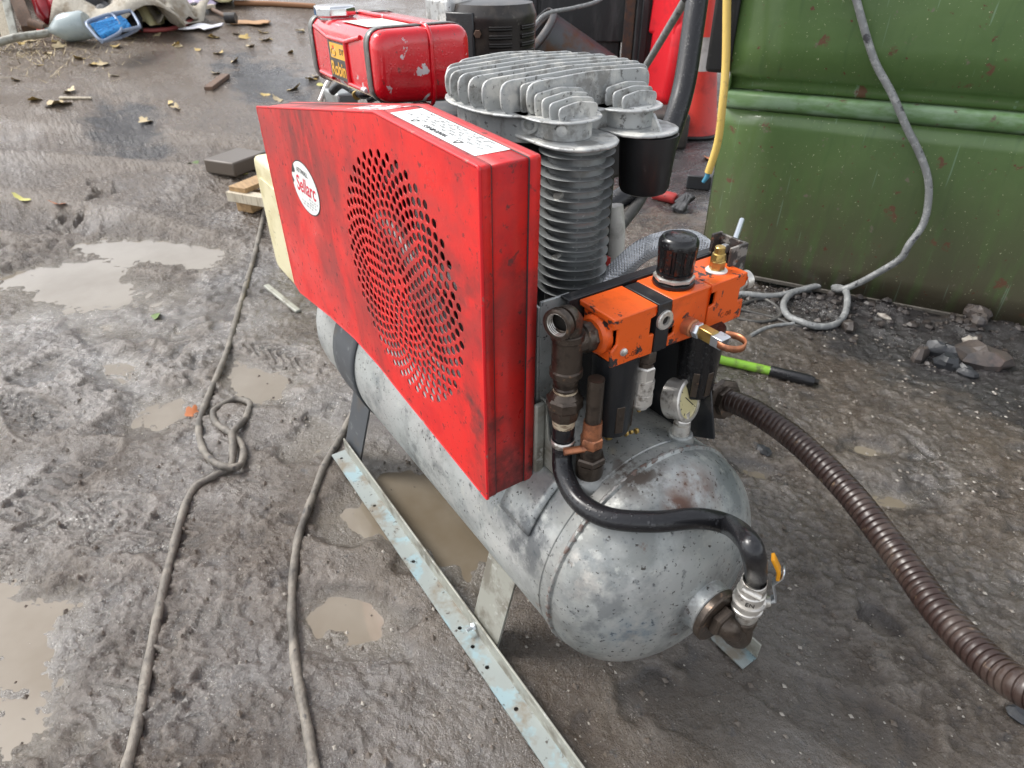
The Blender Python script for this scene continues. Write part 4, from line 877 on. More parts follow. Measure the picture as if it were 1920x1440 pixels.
B().prism([(bx0 + 0.022, 0.921), (bx0 + 0.030, 0.921), (bx0 + 0.029, 0.9255), (bx0 + 0.023, 0.9255)], 'y', FY0 - 0.0048, FY0 - 0.0043).build('badge_spot', M['badge_red'], ft, 0)
# filler cap and label on the top
fc = Vector((-0.735, 0.150, FZ1)); w = B(); n = 8
w.lathe(fc, (0, 0, 1), [(-0.004, 0.032), (0.002, 0.033), (0.003, 0.038), (0.016, 0.038), (0.019, 0.035), (0.0195, 0.0)], 8, ph=0.2, cap1=False); w.build('filler_cap', M['chrome'], ft, 30, bevel=0.0015)
B().add([(-0.655, 0.130, FZ1 + 0.0006), (-0.545, 0.130, FZ1 + 0.0006), (-0.545, 0.205, FZ1 + 0.0006), (-0.655, 0.205, FZ1 + 0.0006)], [(0, 1, 2, 3)]).build('tank_label', M['sticker_tank'], ft, 0)
# muffler shroud with louvres
mc = Vector((-0.8669, 0.5738, 0.9197)); 
sh = B().lathe((mc.x, mc.y, 0.72), (0, 0, 1), [(0, 0.094), (0.205, 0.097), (0.212, 0.099), (0.220, 0.097), (0.238, 0.090), (0.242, 0.06)], 48).build('muffler_shroud', M['shroud'], comp, 40)
vd = Vector((0.83, -0.55, 0))
for a0 in (0.18, 0.95):
    for k in range(5):
        z = 0.912 - 0.0165 * k; base_a = math.atan2(vd.y, vd.x) + a0
        pts = [(mc.x + 0.0968 * math.cos(base_a + t), mc.y + 0.0968 * math.sin(base_a + t), z) for t in np.linspace(-0.26, 0.26, 7)]
        B().tube(pts, 0.0036, 8).build('louvre_slot', M['iron_thread'], sh, 60)
        pts = [(mc.x + 0.0985 * math.cos(base_a + t), mc.y + 0.0985 * math.sin(base_a + t), z + 0.005) for t in np.linspace(-0.26, 0.26, 7)]
        B().tube(pts, 0.0022, 8).build('louvre_lip', M['shroud'], sh, 60)
p = Vector((mc.x, mc.y, 0.905)) + Vector((math.cos(math.atan2(vd.y, vd.x) - 0.35), math.sin(math.atan2(vd.y, vd.x) - 0.35), 0)) * 0.096
B().hexn(p, p + vd * 0.012, 0.0085).build('shroud_bolt', M['rust'], sh, 30)
B().box(mc + Vector((-0.07, -0.075, 0.01)), (0.11, 0.07, 0.08)).box(mc + Vector((-0.03, -0.045, -0.03)), (0.05, 0.10, 0.11)).build('engine_cover', M['alu'], comp, bevel=0.01)
B().box(mc + Vector((0.02, -0.098, -0.03)), (0.07, 0.012, 0.11), Matrix.Rotation(0.5, 3, 'Z')).build('shroud_bracket', M['black_steel'], comp, bevel=0.003)
# fuel line and bits under the tank
B().tube(spline([(-0.9620, 0.2024, 0.7958), (-0.9379, 0.2182, 0.8130), (-0.9100, 0.2305, 0.8048), (-0.8820, 0.2424, 0.7969), (-0.8739, 0.2646, 0.8022), (-0.8627, 0.2825, 0.7845)], 6), 0.009, 10).build('fuel_line', M['rubber'], comp, 60)
B().lathe((-0.9012, 0.2357, 0.7980), (0.9, -0.2, -0.2), [(0, 0.0105), (0.012, 0.0105)], 12).build('line_clip', M['brass'], comp, 40)
B().tube([(-1.0521, 0.2024, 0.7612), (-1.0604, 0.2267, 0.7925), (-1.0766, 0.2483, 0.8055)], 0.006, 8).build('throttle_link', M['nickel'], comp, 60)
B().box((-1.0078, 0.2383, 0.7642), (0.09, 0.05, 0.05)).build('carburettor', M['alu_fin'], comp, bevel=0.006)
B().tube(spline([(-0.9309, 0.2731, 0.7748), (-0.8956, 0.3113, 0.7895), (-0.8564, 0.3442, 0.7818), (-0.8208, 0.3645, 0.7685)], 5), 0.008, 10).build('cable_loop', M['rubber'], comp, 60)

# --- bracket that carries the regulator unit
BX = 0.004
bk = B().box((BX - 0.002, 0.262, 0.668), (0.006, 0.276, 0.076)).box((BX - 0.009, 0.262, 0.7045), (0.014, 0.276, 0.004)).build('unit_bracket', M['black_steel'], comp, bevel=0.001)
ce = Vector((0.0230, 0.3950, 0.7136)); 
B().box((BX + 0.018, 0.400, 0.712), (0.046, 0.004, 0.040)).box((BX + 0.043, 0.385, 0.712), (0.004, 0.034, 0.040)).box((BX - 0.003, 0.392, 0.712), (0.004, 0.020, 0.044)).build('channel_end', M['worn_channel'], bk, bevel=0.0008)
B().hexn((BX + 0.010, 0.392, 0.716), (BX + 0.018, 0.392, 0.716), 0.007).build('channel_bolt', M['zinc_bright'], bk, 30)
B().cyl((BX + 0.020, 0.402, 0.722), (-0.0128, 0.4600, 0.7333), 0.0042, n=10).build('loose_stud', M['zinc_bright'], bk, 40)
B().prism([(0.000, 0.705), (0.066, 0.640), (0.118, 0.470), (0.060, 0.440), (-0.03, 0.44), (-0.03, 0.705)], 'y', 0.318, 0.322).build('side_cheek', M['black_steel'], bk, bevel=0.0008)
B().prism([(-0.03, 0.56), (0.000, 0.56), (0.010, 0.50), (0.088, 0.420), (0.082, 0.395), (-0.03, 0.42)], 'y', 0.095, 0.099).build('side_cheek', M['galv_dull'], bk, bevel=0.0008)
B().prism([(-0.055, 0.705), (-0.010, 0.700), (-0.010, 0.47), (-0.055, 0.47)], 'y', 0.088, 0.092).prism([(0.094, 0.705), (0.14, 0.705), (0.14, 0.47), (0.094, 0.47)], 'x', -0.016, -0.012).build('mottled_plate', M['galv'], comp, bevel=0.0008)
hk = [(-0.012, 0.086, 0.500), (-0.004, 0.086, 0.535), (0.006, 0.086, 0.548), (0.018, 0.086, 0.550)]
w = B()
for a_, b_ in (((-0.012, 0.545), (0.0, 0.42)),): w.prism([(-0.004, 0.56), (0.004, 0.56), (0.004, 0.44), (-0.004, 0.44)], 'y', 0.078, 0.094)
w.build('guard_strap', M['galv_dull'], comp, bevel=0.003)

# --- orange filter regulator lubricator
Z0, Z1 = 0.637, 0.705; XF, XB = 0.075, 0.008
frl = thing('tmp', 'x', 'x', (0, 0, 0)); bpy.data.objects.remove(frl); OFF.pop('tmp', None)
frl = B().box(((XF + XB) / 2 - 0.001, 0.258, 0.672), (XF - XB - 0.018, 0.225, 0.052)).build('regulator_unit', M['black_steel'], comp, bevel=0.002)
def seg(y0, y1, cut):
    w = B(); w.box(((XF + XB) / 2, (y0 + y1) / 2, Z1 - 0.004), (XF - XB, y1 - y0, 0.008))                 # lid
    w.box(((XF + XB) / 2 - 0.003, (y0 + y1) / 2, 0.668), (XF - XB - 0.014, y1 - y0 - 0.010, 0.058))       # core
    w.prism(cut, 'x', XF - 0.005, XF)                                                                  # front skirt
    return w.build('orange_body', M['orange'], frl, 30, bevel=0.0016)
seg(0.139, 0.2095, [(0.139, Z1 - 0.008), (0.139, 0.690), (0.147, 0.690), (0.147, 0.668), (0.139, 0.660), (0.139, Z0), (0.2095, 0.634), (0.2095, 0.664), (0.201, 0.664), (0.201, 0.688), (0.2095, 0.690), (0.2095, Z1 - 0.008)])
seg(0.2350, 0.3060, [(0.235, Z1 - 0.008), (0.235, 0.662), (0.246, 0.664), (0.246, 0.653), (0.235, 0.650), (0.235, 0.636), (0.306, 0.633), (0.306, Z1 - 0.008)])
seg(0.3070, 0.3770, [(0.307, Z1 - 0.008), (0.307, 0.692), (0.318, 0.692), (0.318, 0.674), (0.307, 0.672), (0.307, 0.634), (0.379, 0.636), (0.379, 0.664), (0.367, 0.664), (0.367, 0.684), (0.377, 0.686), (0.377, Z1 - 0.008)])
B().prism([(0.2105, Z0 - 0.002), (0.234, Z0 - 0.002), (0.234, Z1 + 0.0005), (0.2105, Z1 + 0.0005)], 'x', XB + 0.004, XF + 0.0015).build('joint_clamp', M['black_steel'], frl, bevel=0.0012)
w = B(); w.lathe((XF + 0.001, 0.2225, 0.681), (1, 0, 0), [(0, 0.0135), (0.003, 0.0135), (0.0045, 0.012), (0.0045, 0.0065), (0.001, 0.006)], 24, cap1=False); w.build('clamp_screw', M['nickel'], frl, 30)
B().cyl((XF + 0.0010, 0.2225, 0.681), (XF + 0.0022, 0.2225, 0.681), 0.006, n=6).build('screw_socket', M['iron_thread'], frl, 30)
B().lathe((XF + 0.0, 0.158, 0.655), (1, -0.2, 0), [(-0.004, 0.0055), (0.002, 0.0055), (0.004, 0.003)], 14).build('small_screw', M['nickel'], frl, 40)
# left inlet collar, faint moulded marks
B().lathe((0.041, 0.142, 0.670), (0, -1, 0), [(-0.004, 0.027), (0.004, 0.026), (0.008, 0.022)], 28).build('inlet_collar', M['orange'], frl, 35)
lettering('moulded_mark', 'C-08', 0.011, M['matt_plastic'], frl, (XF + 0.0003, 0.172, 0.646), (0, 1, 0), (0, 0, 1), off=-0.0003)
lettering('moulded_mark', 'C-08', 0.011, M['matt_plastic'], frl, (XF + 0.0003, 0.345, 0.651), (0, 1, 0), (0, 0, 1), off=-0.0003)
# knob
kx, ky = 0.040, 0.2705
B().lathe((kx, ky, Z1), (0, 0, 1), [(0, 0.0272), (0.002, 0.0280), (0.0055, 0.0272), (0.0065, 0.024), (0.013, 0.023)], 40).build('knob_base', M['black_plastic'], frl, 35)
B().hexn((kx, ky, Z1 + 0.0068), (kx, ky, Z1 + 0.0128), 0.0272, n=8).build('knob_nut', M['nickel'], frl, 30)
B().lathe((kx, ky, Z1 + 0.0128), (0, 0, 1), [(0, 0.0232), (0.002, 0.0240), (0.005, 0.0240), (0.005, 0.0218), (0.008, 0.0218)], 40).build('knob_collar', M['black_plastic'], frl, 35)
n = 96; prof_ = [(0.0165, 0.0245, 0.6), (0.019, 0.0258, 1), (0.050, 0.0282, 1), (0.058, 0.0286, 0.55), (0.0585, 0.0288, 0.0), (0.066, 0.0282, 0.0), (0.072, 0.0245, 0.0), (0.0725, 0.0235, 0), (0.0715, 0.021, 0), (0.0735, 0.012, 0), (0.074, 0.001, 0)]
w = B(); prof_ = [(t_ * 0.89, r_ * 0.89, amp) for t_, r_, amp in prof_]
vs = []; fs = []
for t_, r_, amp in prof_:
    for i in range(n):
        a = 2 * PI * i / n; q = (i % 8) / 8.0; k = 1 - 0.10 * amp * (1 if q < 0.36 else 0); vs.append((kx + r_ * k * math.cos(a), ky + r_ * k * math.sin(a), Z1 + t_))
for j in range(len(prof_) - 1):
    for i in range(n): i2 = (i + 1) % n; fs.append((j * n + i, j * n + i2, (j + 1) * n + i2, (j + 1) * n + i))
fs.append(tuple((len(prof_) - 1) * n + i for i in range(n))); w.add(vs, fs); w.build('knob', M['black_plastic'], frl, 32)
# brass plug on the right lid, white sealant
bx, by = 0.047, 0.345
B().lathe((bx, by, Z1), (0, 0, 1), [(0, 0.0145), (0.0015, 0.0150), (0.003, 0.0135)], 24).build('sealant_ring', M['white_ring'], frl, 40)
B().hexn((bx, by, Z1 + 0.002), (bx, by, Z1 + 0.016), 0.0105).lathe((bx, by, Z1 + 0.016), (0, 0, 1), [(0, 0.0095), (0.001, 0.0103), (0.009, 0.0088), (0.010, 0.0072), (0.018, 0.0070), (0.019, 0.006)], 20).build('brass_plug', M['brass'], frl, 30)
# outlet coupling at the right end
w = B().lathe((0.052, 0.374, 0.676), (0.05, 1, 0.08), [(0, 0.0125), (0.018, 0.0125), (0.019, 0.0115), (0.022, 0.0115), (0.023, 0.0135), (0.034, 0.0135), (0.036, 0.011)], 24); w.build('outlet_coupling', M['nickel'], frl, 35)
# drain cock with key ring on the front
y_, z_ = 0.268, 0.658
B().lathe((XF, y_, z_), (1, 0.05, 0.03), [(-0.002, 0.0125), (0.012, 0.0125), (0.0135, 0.011)], 20).build('copper_stub', M['copper'], frl, 35)
B().hexn((XF + 0.0135, y_ + 0.001, z_), (XF + 0.0235, y_ + 0.002, z_ + 0.001), 0.0108).build('white_nut', M['zinc_bright'], frl, 30)
B().box((XF + 0.034, y_ + 0.003, z_ + 0.001), (0.024, 0.014, 0.016)).build('brass_block', M['brass'], frl, bevel=0.0015)
B().box((XF + 0.053, y_ + 0.006, z_ + 0.006), (0.018, 0.016, 0.002)).box((XF + 0.053, y_ - 0.003, z_ - 0.0), (0.018, 0.002, 0.014)).box((XF + 0.052, y_ + 0.014, z_ + 0.0), (0.016, 0.002, 0.014)).build('cock_clip', M['zinc_bright'], frl, bevel=0.0006)
rp = [(XF + 0.062 + 0.019 * math.cos(t), y_ + 0.014 + 0.018 * math.sin(t), z_ + 0.000) for t in np.linspace(-2.6, 2.6, 22)]
w = B(); vs = []; fs = []
for x, y, z in rp: vs += [(x, y, z - 0.0045), (x, y, z + 0.0045)]
for i in range(len(rp) - 1): fs.append((2 * i, 2 * i + 2, 2 * i + 3, 2 * i + 1))
w.add(vs, fs); w.build('pull_ring', M['copper'], frl, 40, solid=0.0018)
# bowls
b1 = Vector((0.045, 0.176, 0)); w = B(); w.lathe((b1.x, b1.y, 0.507), (0, 0, 1), [(0, 0.022), (0.004, 0.0275), (0.012, 0.029), (0.13, 0.0315)], 36); bw = w.build('filter_bowl', M['black_steel'], comp, 35)
for a in (-0.9, 0.15, 1.2):
    d = Vector((math.cos(a - 0.45), math.sin(a - 0.45), 0)); p = Vector((b1.x, b1.y, 0.542)) + d * 0.0287; Rz = Matrix.Rotation(a - 0.45, 3, 'Z')
    B().box(p, (0.003, 0.012, 0.044), Rz).build('sight_slot', M['iron'], bw, bevel=0.001)
B().lathe((b1.x, b1.y, 0.489), (0, 0, 1), [(0, 0.006), (0.004, 0.008), (0.019, 0.008)], 14).build('bowl_drain', M['brass'], bw, 40)
p = Vector((b1.x + 0.016, b1.y + 0.006, 0.503)); 
for k in range(4): B().cyl(p + Vector((0.002 * k, 0.008 * k, -0.001)), p + Vector((0.002 * k, 0.008 * k + 0.004, -0.001)), 0.0042 if k % 2 else 0.003, n=10).build('drain_tap', M['brass'], bw, 30)
b2 = Vector((0.070, 0.312, 0)); B().lathe((b2.x, b2.y, 0.532), (0, 0, 1), [(0, 0.0240), (0.003, 0.0270), (0.06, 0.0290), (0.109, 0.0295)], 18).build('lubricator_bowl', M['black_plastic'], comp, 25, bevel=0.001)
for a in (-0.85, -0.1):
    d = Vector((math.cos(a), math.sin(a), 0)); B().box(Vector((b2.x, b2.y, 0.560)) + d * 0.0275, (0.003, 0.009, 0.040), Matrix.Rotation(a, 3, 'Z')).build('bowl_window', M['iron'], bpy.data.objects['lubricator_bowl'], bevel=0.001)
# quick coupler hanging below the clamp
a, b = Vector((0.0600, 0.2157, 0.6252)), Vector((0.0660, 0.2086, 0.5331)); d = (b - a).normalized(); L = (b - a).length
B().hexn(a - d * 0.006, a + d * 0.012, 0.0135).lathe(a + d * 0.012, d, [(0, 0.0105), (0.006, 0.0105)], 18).build('coupler_adaptor', M['iron'], comp, 30)
cp = B().hexn(a + d * 0.018, a + d * 0.038, 0.0148).build('quick_coupler', M['nickel'], comp, 30)
w = B(); w.lathe(a + d * 0.038, d, [(0, 0.0145), (0.001, 0.0163), (0.013, 0.0163), (0.0135, 0.0155), (0.021, 0.0155), (0.0215, 0.0163), (0.037, 0.0163), (0.039, 0.0150), (0.039, 0.0125), (0.044, 0.0115), (0.0445, 0.0095), (0.042, 0.009)], 28); w.build('coupler_sleeve', M['nickel'], cp, 30)
B().cyl(a + d * 0.079, a + d * 0.090, 0.0055, 0.003, n=12).build('coupler_tip', M['brass'], cp, 40)
# gauge on its stem
gb = Vector((0.0863, 0.2806, 0.4780)); w = B(); w.lathe(gb + Vector((0, 0, -0.012)), (0, 0, 1), [(0, 0.021), (0.012, 0.018), (0.014, 0.0155)], 24); w.build('gauge_socket', M['galv'], comp, 35)
w = B(); w.lathe(gb, (0, 0, 1), [(0, 0.0135), (0.018, 0.0125), (0.019, 0.0095), (0.021, 0.012), (0.026, 0.012), (0.030, 0.009), (0.04, 0.008)], 18); w.build('gauge_stem', M['nickel'], comp, 35)
gc = Vector((gb.x - 0.006, gb.y + 0.004, 0.533)); gn = Vector((0.80, 0.20, 0.26)).normalized()
ga = B().lathe(gc - gn * 0.024, gn, [(0, 0.026), (0.003, 0.030), (0.024, 0.030), (0.0245, 0.0325), (0.031, 0.0325), (0.0325, 0.030), (0.0325, 0.027), (0.030, 0.0265)], 40, cap1=False).build('pressure_gauge', M['nickel'], comp, 30)
B().lathe(gc + gn * 0.0048, gn, [(0, 0.0268), (0.0008, 0.0268)], 36).build('dial', M['dial'], ga, 30)
gu = gn.cross(Vector((0, 0, 1))).normalized(); gv = gu.cross(gn)
w = B(); w.tube([gc + gn * 0.0062 - (gu * 0.5 + gv * 0.6) * 0.02, gc + gn * 0.0062 + (gu * 0.5 + gv * 0.6) * 0.012], 0.0007, 5)
for k in range(9):
    a = -0.8 + k * 0.6; e = gu * math.cos(a) + gv * math.sin(a); w.tube([gc + gn * 0.0058 + e * 0.020, gc + gn * 0.0058 + e * 0.0235], 0.0006, 4)
w.build('needle', M['ink'], ga, 0)
# pipe stack on the left
PX, PY = 0.036, 0.100
def ring_bead(o, d, r, h=0.007): return [(0, r * 0.93), (h * 0.2, r), (h * 0.8, r), (h, r * 0.93)]
ec = Vector((PX, PY, 0.7035)); md = Vector((0.30, -0.95, 0.02)).normalized()
w = B(); arc = [ec + md * 0.0105, ec + md * 0.008, ec + md * 0.004 + Vector((0, 0, -0.0005)), ec + Vector((0, 0, -0.004)), ec + Vector((0, 0, -0.012)), ec + Vector((0, 0, -0.022))]
w.tube(arc, [0.0178] * 6, 28); w.lathe(ec + md * 0.016, md, [(0, 0.0180), (0.001, 0.0200), (0.009, 0.0200), (0.010, 0.0185), (0.010, 0.0150), (0.004, 0.0142), (-0.006, 0.0138)], 32, cap0=False)
el = w.build('pipe_elbow', M['iron'], comp, 40)
w = B()
for k in range(4): w.tube([ec + md * (0.024 - 0.003 * k) + (frame(md)[0] * math.cos(t) + frame(md)[1] * math.sin(t)) * 0.0142 for t in np.linspace(0, 2 * PI, 24)], 0.0009, 5, cap=False)
w.build('screw_thread', M['nickel'], el, 60); B().lathe(ec + md * 0.0118, md, [(0, 0.0142), (0.0005, 0.0142)], 24).build('elbow_bore', M['iron_thread'], el, 30)
w = B(); w.lathe((PX, PY, 0.622), (0, 0, 1), [(0, 0.0205), (0.001, 0.0215), (0.009, 0.0215), (0.011, 0.0195), (0.052, 0.0195), (0.054, 0.0215), (0.062, 0.0215), (0.063, 0.0205)], 32)
w.lathe((PX, PY, 0.668), (0.04, 1, 0.02), [(0, 0.0180), (0.020, 0.0180), (0.022, 0.0205), (0.030, 0.0205), (0.031, 0.019)], 28); w.build('pipe_tee', M['iron'], comp, 35)
B().hexn((PX + 0.001, PY + 0.029, 0.6685), (PX + 0.003, PY + 0.040, 0.669), 0.0195, n=8).build('inlet_nut', M['iron'], comp, 30)
B().lathe((PX, PY, 0.600), (0, 0, 1), [(0, 0.0150), (0.004, 0.0168), (0.006, 0.0150), (0.012, 0.0168), (0.016, 0.0168), (0.022, 0.0155)], 28).build('nipple', M['iron'], comp, 40)
B().lathe((PX, PY, 0.5965), (0, 0, 1), [(0, 0.0162), (0.004, 0.0162)], 24).build('thread_tape', M['tape'], comp, 40)
w = B(); w.hexn((PX, PY, 0.570), (PX, PY, 0.590), 0.0245, n=8).lathe((PX, PY, 0.588), (0, 0, 1), [(0, 0.0215), (0.008, 0.0175), (0.0095, 0.0165)], 28).lathe((PX, PY, 0.553), (0, 0, 1), [(0, 0.0175), (0.004, 0.0200), (0.018, 0.0215)], 10); w.build('pipe_union', M['iron'], comp, 30)
B().lathe((PX, PY, 0.540), (0, 0, 1), [(0, 0.0150), (0.014, 0.0165)], 22).build('thread_tape', M['tape'], comp, 40)
B().lathe((PX, PY, 0.522), (0, 0, 1), [(0, 0.0152), (0.012, 0.0158), (0.019, 0.0150)], 24).build('hose_tail', M['rubber'], comp, 40)
# hose clip, black hose over the dome
w = B(); w.lathe((PX, PY, 0.508), (0, 0, 1), [(0, 0.0158), (0.010, 0.0158)], 32, cap0=False, cap1=False); cl = w.build('hose_clip', M['nickel'], comp, 40, solid=0.0012)
B().cyl((PX + 0.018, PY - 0.012, 0.511), (PX + 0.030, PY + 0.016, 0.5125), 0.0052, n=12).build('clip_screw', M['copper'], cl, 30)
VX, VY, VZ = (0.2780, 0.2434, 0.2846)
hp = [(PX, PY, 0.525), (PX, PY, 0.49), (0.0507, 0.0915, 0.4711), (0.0809, 0.0853, 0.4581), (0.1118, 0.0862, 0.4550), (0.1458, 0.1013, 0.4554), (0.1804, 0.1438, 0.4554), (0.2029, 0.2002, 0.4477), (0.2245, 0.2360, 0.4334), (0.2851, 0.1830, 0.4925), (0.3013, 0.1808, 0.4787), (VX, VY, VZ + 0.094), (VX, VY, VZ + 0.080)]
B().tube(spline(hp, 8), 0.0142, 24).build('air_hose', M['rubber'], comp, 60)
# copper fitting behind the hose, standing on a welded socket
sb = Vector((0.0647, 0.1263, 0.4608)); sd = Vector((0, 0, 1))
B().lathe(sb - sd * 0.012, sd, [(0, 0.032), (0.008, 0.030), (0.014, 0.022)], 28).build('welded_socket', M['galv'], comp, 40)
B().lathe(sb, sd, [(0, 0.0195), (0.024, 0.0195)], 24).hexn(sb + sd * 0.024, sb + sd * 0.036, 0.0215).lathe(sb + sd * 0.036, sd, [(0, 0.0150), (0.016, 0.0150)], 20).build('reducer', M['iron'], comp, 30)
B().hexn(sb + sd * 0.050, sb + sd * 0.068, 0.0158).lathe(sb + sd * 0.068, sd, [(0, 0.0135), (0.025, 0.0125)], 18).build('copper_coupling', M['copper'], comp, 30)
B().lathe(sb + sd * 0.090, sd, [(0, 0.011), (0.07, 0.011)], 16).build('riser', M['iron'], comp, 40)
# outlet on the dome: bush, elbow, ball valve with lever
w = B(); w.hexn((0.261, TY, TZ), (0.276, TY, TZ), 0.024, ph=0.3); w.build('outlet_nut', M['iron'], comp, 30)
ep = [(0.290, TY, TZ), (0.300, TY + 0.004, TZ - 0.002), (0.304, TY + 0.010, TZ + 0.000)]
ev = Vector((VX, VY, VZ))
w = B(); w.tube(spline([(0.258, TY, TZ - 0.002), (0.275, TY + 0.003, TZ - 0.007), ev + Vector((0.004, -0.004, -0.030)), ev + Vector((0.0, 0, -0.008)), ev + Vector((0, 0, 0.01))], 6), 0.0165, 20); w.lathe(ev + Vector((0, 0, -0.004)), (0, 0, 1), [(0, 0.0165), (0.002, 0.0190), (0.012, 0.0190), (0.014, 0.017)], 24); w.build('outlet_elbow', M['iron'], comp, 45)
w = B(); w.lathe(ev + Vector((0, 0, 0.010)), (0, 0, 1), [(0, 0.0165), (0.006, 0.0185), (0.018, 0.0195), (0.020, 0.0215), (0.024, 0.0215), (0.025, 0.0200), (0.032, 0.0205), (0.034, 0.0222), (0.038, 0.0222), (0.039, 0.0195), (0.055, 0.0195), (0.057, 0.0180), (0.070, 0.0170)], 28); bv = w.build('ball_valve', M['nickel'], comp, 30)
w = B(); w.lathe(ev + Vector((0.006, 0.008, 0.044)), (0.62, 0.78, 0.0), [(0, 0.0115), (0.010, 0.0115), (0.013, 0.0085), (0.018, 0.0075)], 18); w.build('valve_stem', M['nickel'], bv, 35)
ls = ev + Vector((0.013, 0.013, 0.048)); 
pth = [ls + Vector((-0.012, 0.008, -0.004)), ls + Vector((0.004, 0.010, -0.001)), ls + Vector((0.010, 0.012, 0.006)), ls + Vector((-0.002, 0.014, 0.026)), ls + Vector((0.006, 0.018, 0.046)), ls + Vector((0.005, 0.018, 0.058))]
vs = []; fs = []; sd_ = Vector((-0.6, 0.8, 0.0)) * 0.007
for p in pth: vs += [p - sd_, p + sd_]
for i in range(len(pth) - 1): fs.append((2 * i, 2 * i + 1, 2 * i + 3, 2 * i + 2))
B().add(vs, fs).build('valve_lever', M['zinc_bright'], bv, 40, solid=0.002)
pth = [ls + Vector((0.002, 0.014, 0.040)), ls + Vector((0.001, 0.013, 0.055)), ls + Vector((-0.005, 0.010, 0.066)), ls + Vector((-0.010, 0.008, 0.074))]
vs = []; fs = []; sd_ = Vector((-0.6, 0.8, 0.0)) * 0.007
for p in pth: vs += [p - sd_, p + sd_]
for i in range(len(pth) - 1): fs.append((2 * i, 2 * i + 1, 2 * i + 3, 2 * i + 2))
yel = mat('orange_yellow_sleeve', (0.85, 0.36, 0.01), 0.4)
B().add(vs, fs).build('lever_sleeve', yel, bv, 40, solid=0.005, bevel=0.001)
lettering('cast_letters', 'EN', 0.010, M['iron_thread'], bv, ev + Vector((0.0118, -0.0157, 0.0565)), (0.80, 0.60, 0), (0, 0, 1))
w = B(); w.lathe(ev + Vector((0, 0, 0.078)), (0.05, -0.1, 1), [(0, 0.0156), (0.010, 0.0158)], 28, cap0=False, cap1=False); cl = w.build('hose_clip', M['nickel'], comp, 40, solid=0.0012)
d_ = Vector((0.45, -0.75, 0)).normalized(); B().cyl(ev + d_ * 0.021 + Vector((-0.012, -0.006, 0.085)), ev + d_ * 0.021 + Vector((0.010, 0.006, 0.080)), 0.0048, n=12).build('clip_screw', M['nickel'], cl, 30)
# braided hose behind the bracket
bp = spline([(-0.1024, 0.2687, 0.6356), (-0.0998, 0.3045, 0.6598), (-0.1010, 0.3467, 0.6795), (-0.0933, 0.3885, 0.6879), (-0.0741, 0.4207, 0.6894), (-0.0524, 0.4330, 0.6782), (-0.0276, 0.4257, 0.6537)], 10)
br = B().tube(bp, 0.0155, 16).build('braided_hose', M['nickel'], comp, 60)
w = B(); S = []
x_, y__, _ = frame(bp[1] - bp[0]); prv = (bp[1] - bp[0]).normalized()
for k in range(len(bp)):
    t_ = (bp[min(k + 1, len(bp) - 1)] - bp[max(k - 1, 0)]).normalized(); q_ = prv.rotation_difference(t_); x_ = q_ @ x_; prv = t_; S.append((bp[k], x_.copy(), t_.cross(x_)))
cum = [0.0]
for k in range(1, len(bp)): cum.append(cum[-1] + (bp[k] - bp[k - 1]).length)
def at_s(s):
    k = min(max(np.searchsorted(cum, s) - 1, 0), len(bp) - 2); f_ = (s - cum[k]) / (cum[k + 1] - cum[k]); a, b = S[k], S[k + 1]
    return a[0].lerp(b[0], f_), a[1].lerp(b[1], f_), a[2].lerp(b[2], f_)
ns = 120
for sg in (1, -1):
    for h in range(16):
        pts = []
        for i in range(ns + 1):
            s = cum[-1] * i / ns; c, u1, u2 = at_s(s); a = sg * s * 75 + h * 2 * PI / 16; rr = 0.0158 + 0.0007 * sg * math.sin(a * 7 * sg)
            pts.append(c + u1 * (rr * math.cos(a)) + u2 * (rr * math.sin(a)))
        w.tube(pts, 0.0015, 4, cap=False)
wire = w.build('wire_braid', M['braid'], br, 60, weld=False); wire['kind'] = 'stuff'

# ------------------------------------------------------------------ hoses and cables on the ground
def on_ground(pts, r, lift=0.0): return [(p[0], p[1], gz(p[0], p[1]) + r + lift) for p in pts]
def cable(pts2, r, lifts=None, k=8):
    """A cable that lies on the mud: the height follows the ground, smoothed."""
    pp = spline([(p[0], p[1], 0) for p in pts2], k); h = height(np.array([p.x for p in pp]), np.array([p.y for p in pp]))
    for _ in range(4): h = np.convolve(np.pad(h, 3, 'edge'), np.ones(7) / 7, 'valid')
    lf = np.zeros(len(pp))
    if lifts: lf = np.interp(np.arange(len(pp)), [i * k for i in range(len(lifts))], lifts)
    return [(p.x, p.y, float(z) + r * 0.5 + float(l)) for p, z, l in zip(pp, h, lf)]
R1 = [(-3.0965, 0.5975, 0.0671), (-2.8474, 0.4807, 0.0385), (-2.5859, 0.3677, 0.0136), (-2.1644, 0.2010, -0.0006), (-1.7488, 0.0337, -0.0010), (-1.4209, -0.1018, -0.0003), (-1.2083, -0.2071, -0.0018), (-1.0655, -0.2676, -0.0010), (-0.9497, -0.2839, -0.0012), (-0.8646, -0.2778, -0.0020), (-0.8141, -0.2554, -0.0005), (-0.8106, -0.2233, -0.0019), (-0.8794, -0.1993, -0.0013), (-0.9499, -0.2075, -0.0010), (-1.0345, -0.2305, -0.0010), (-1.1011, -0.2217, -0.0009), (-1.1233, -0.1976, -0.0005), (-1.1380, -0.1542, -0.0007), (-1.0914, -0.1267, -0.0011), (-1.0087, -0.1597, -0.0008), (-0.9441, -0.2051, -0.0018), (-0.8816, -0.2213, -0.0011), (-0.8239, -0.2464, -0.0001), (-0.8152, -0.2893, -0.0013), (-0.7964, -0.3387, -0.0006), (-0.7173, -0.3823, -0.0021), (-0.5986, -0.4269, -0.0012), (-0.4780, -0.4716, -0.0000), (-0.3689, -0.5093, -0.0026), (-0.2469, -0.5461, -0.0021), (-0.1846, -0.5682, -0.0032), (-0.0996, -0.5903, -0.0011)]
lf = [0.0] * len(R1)
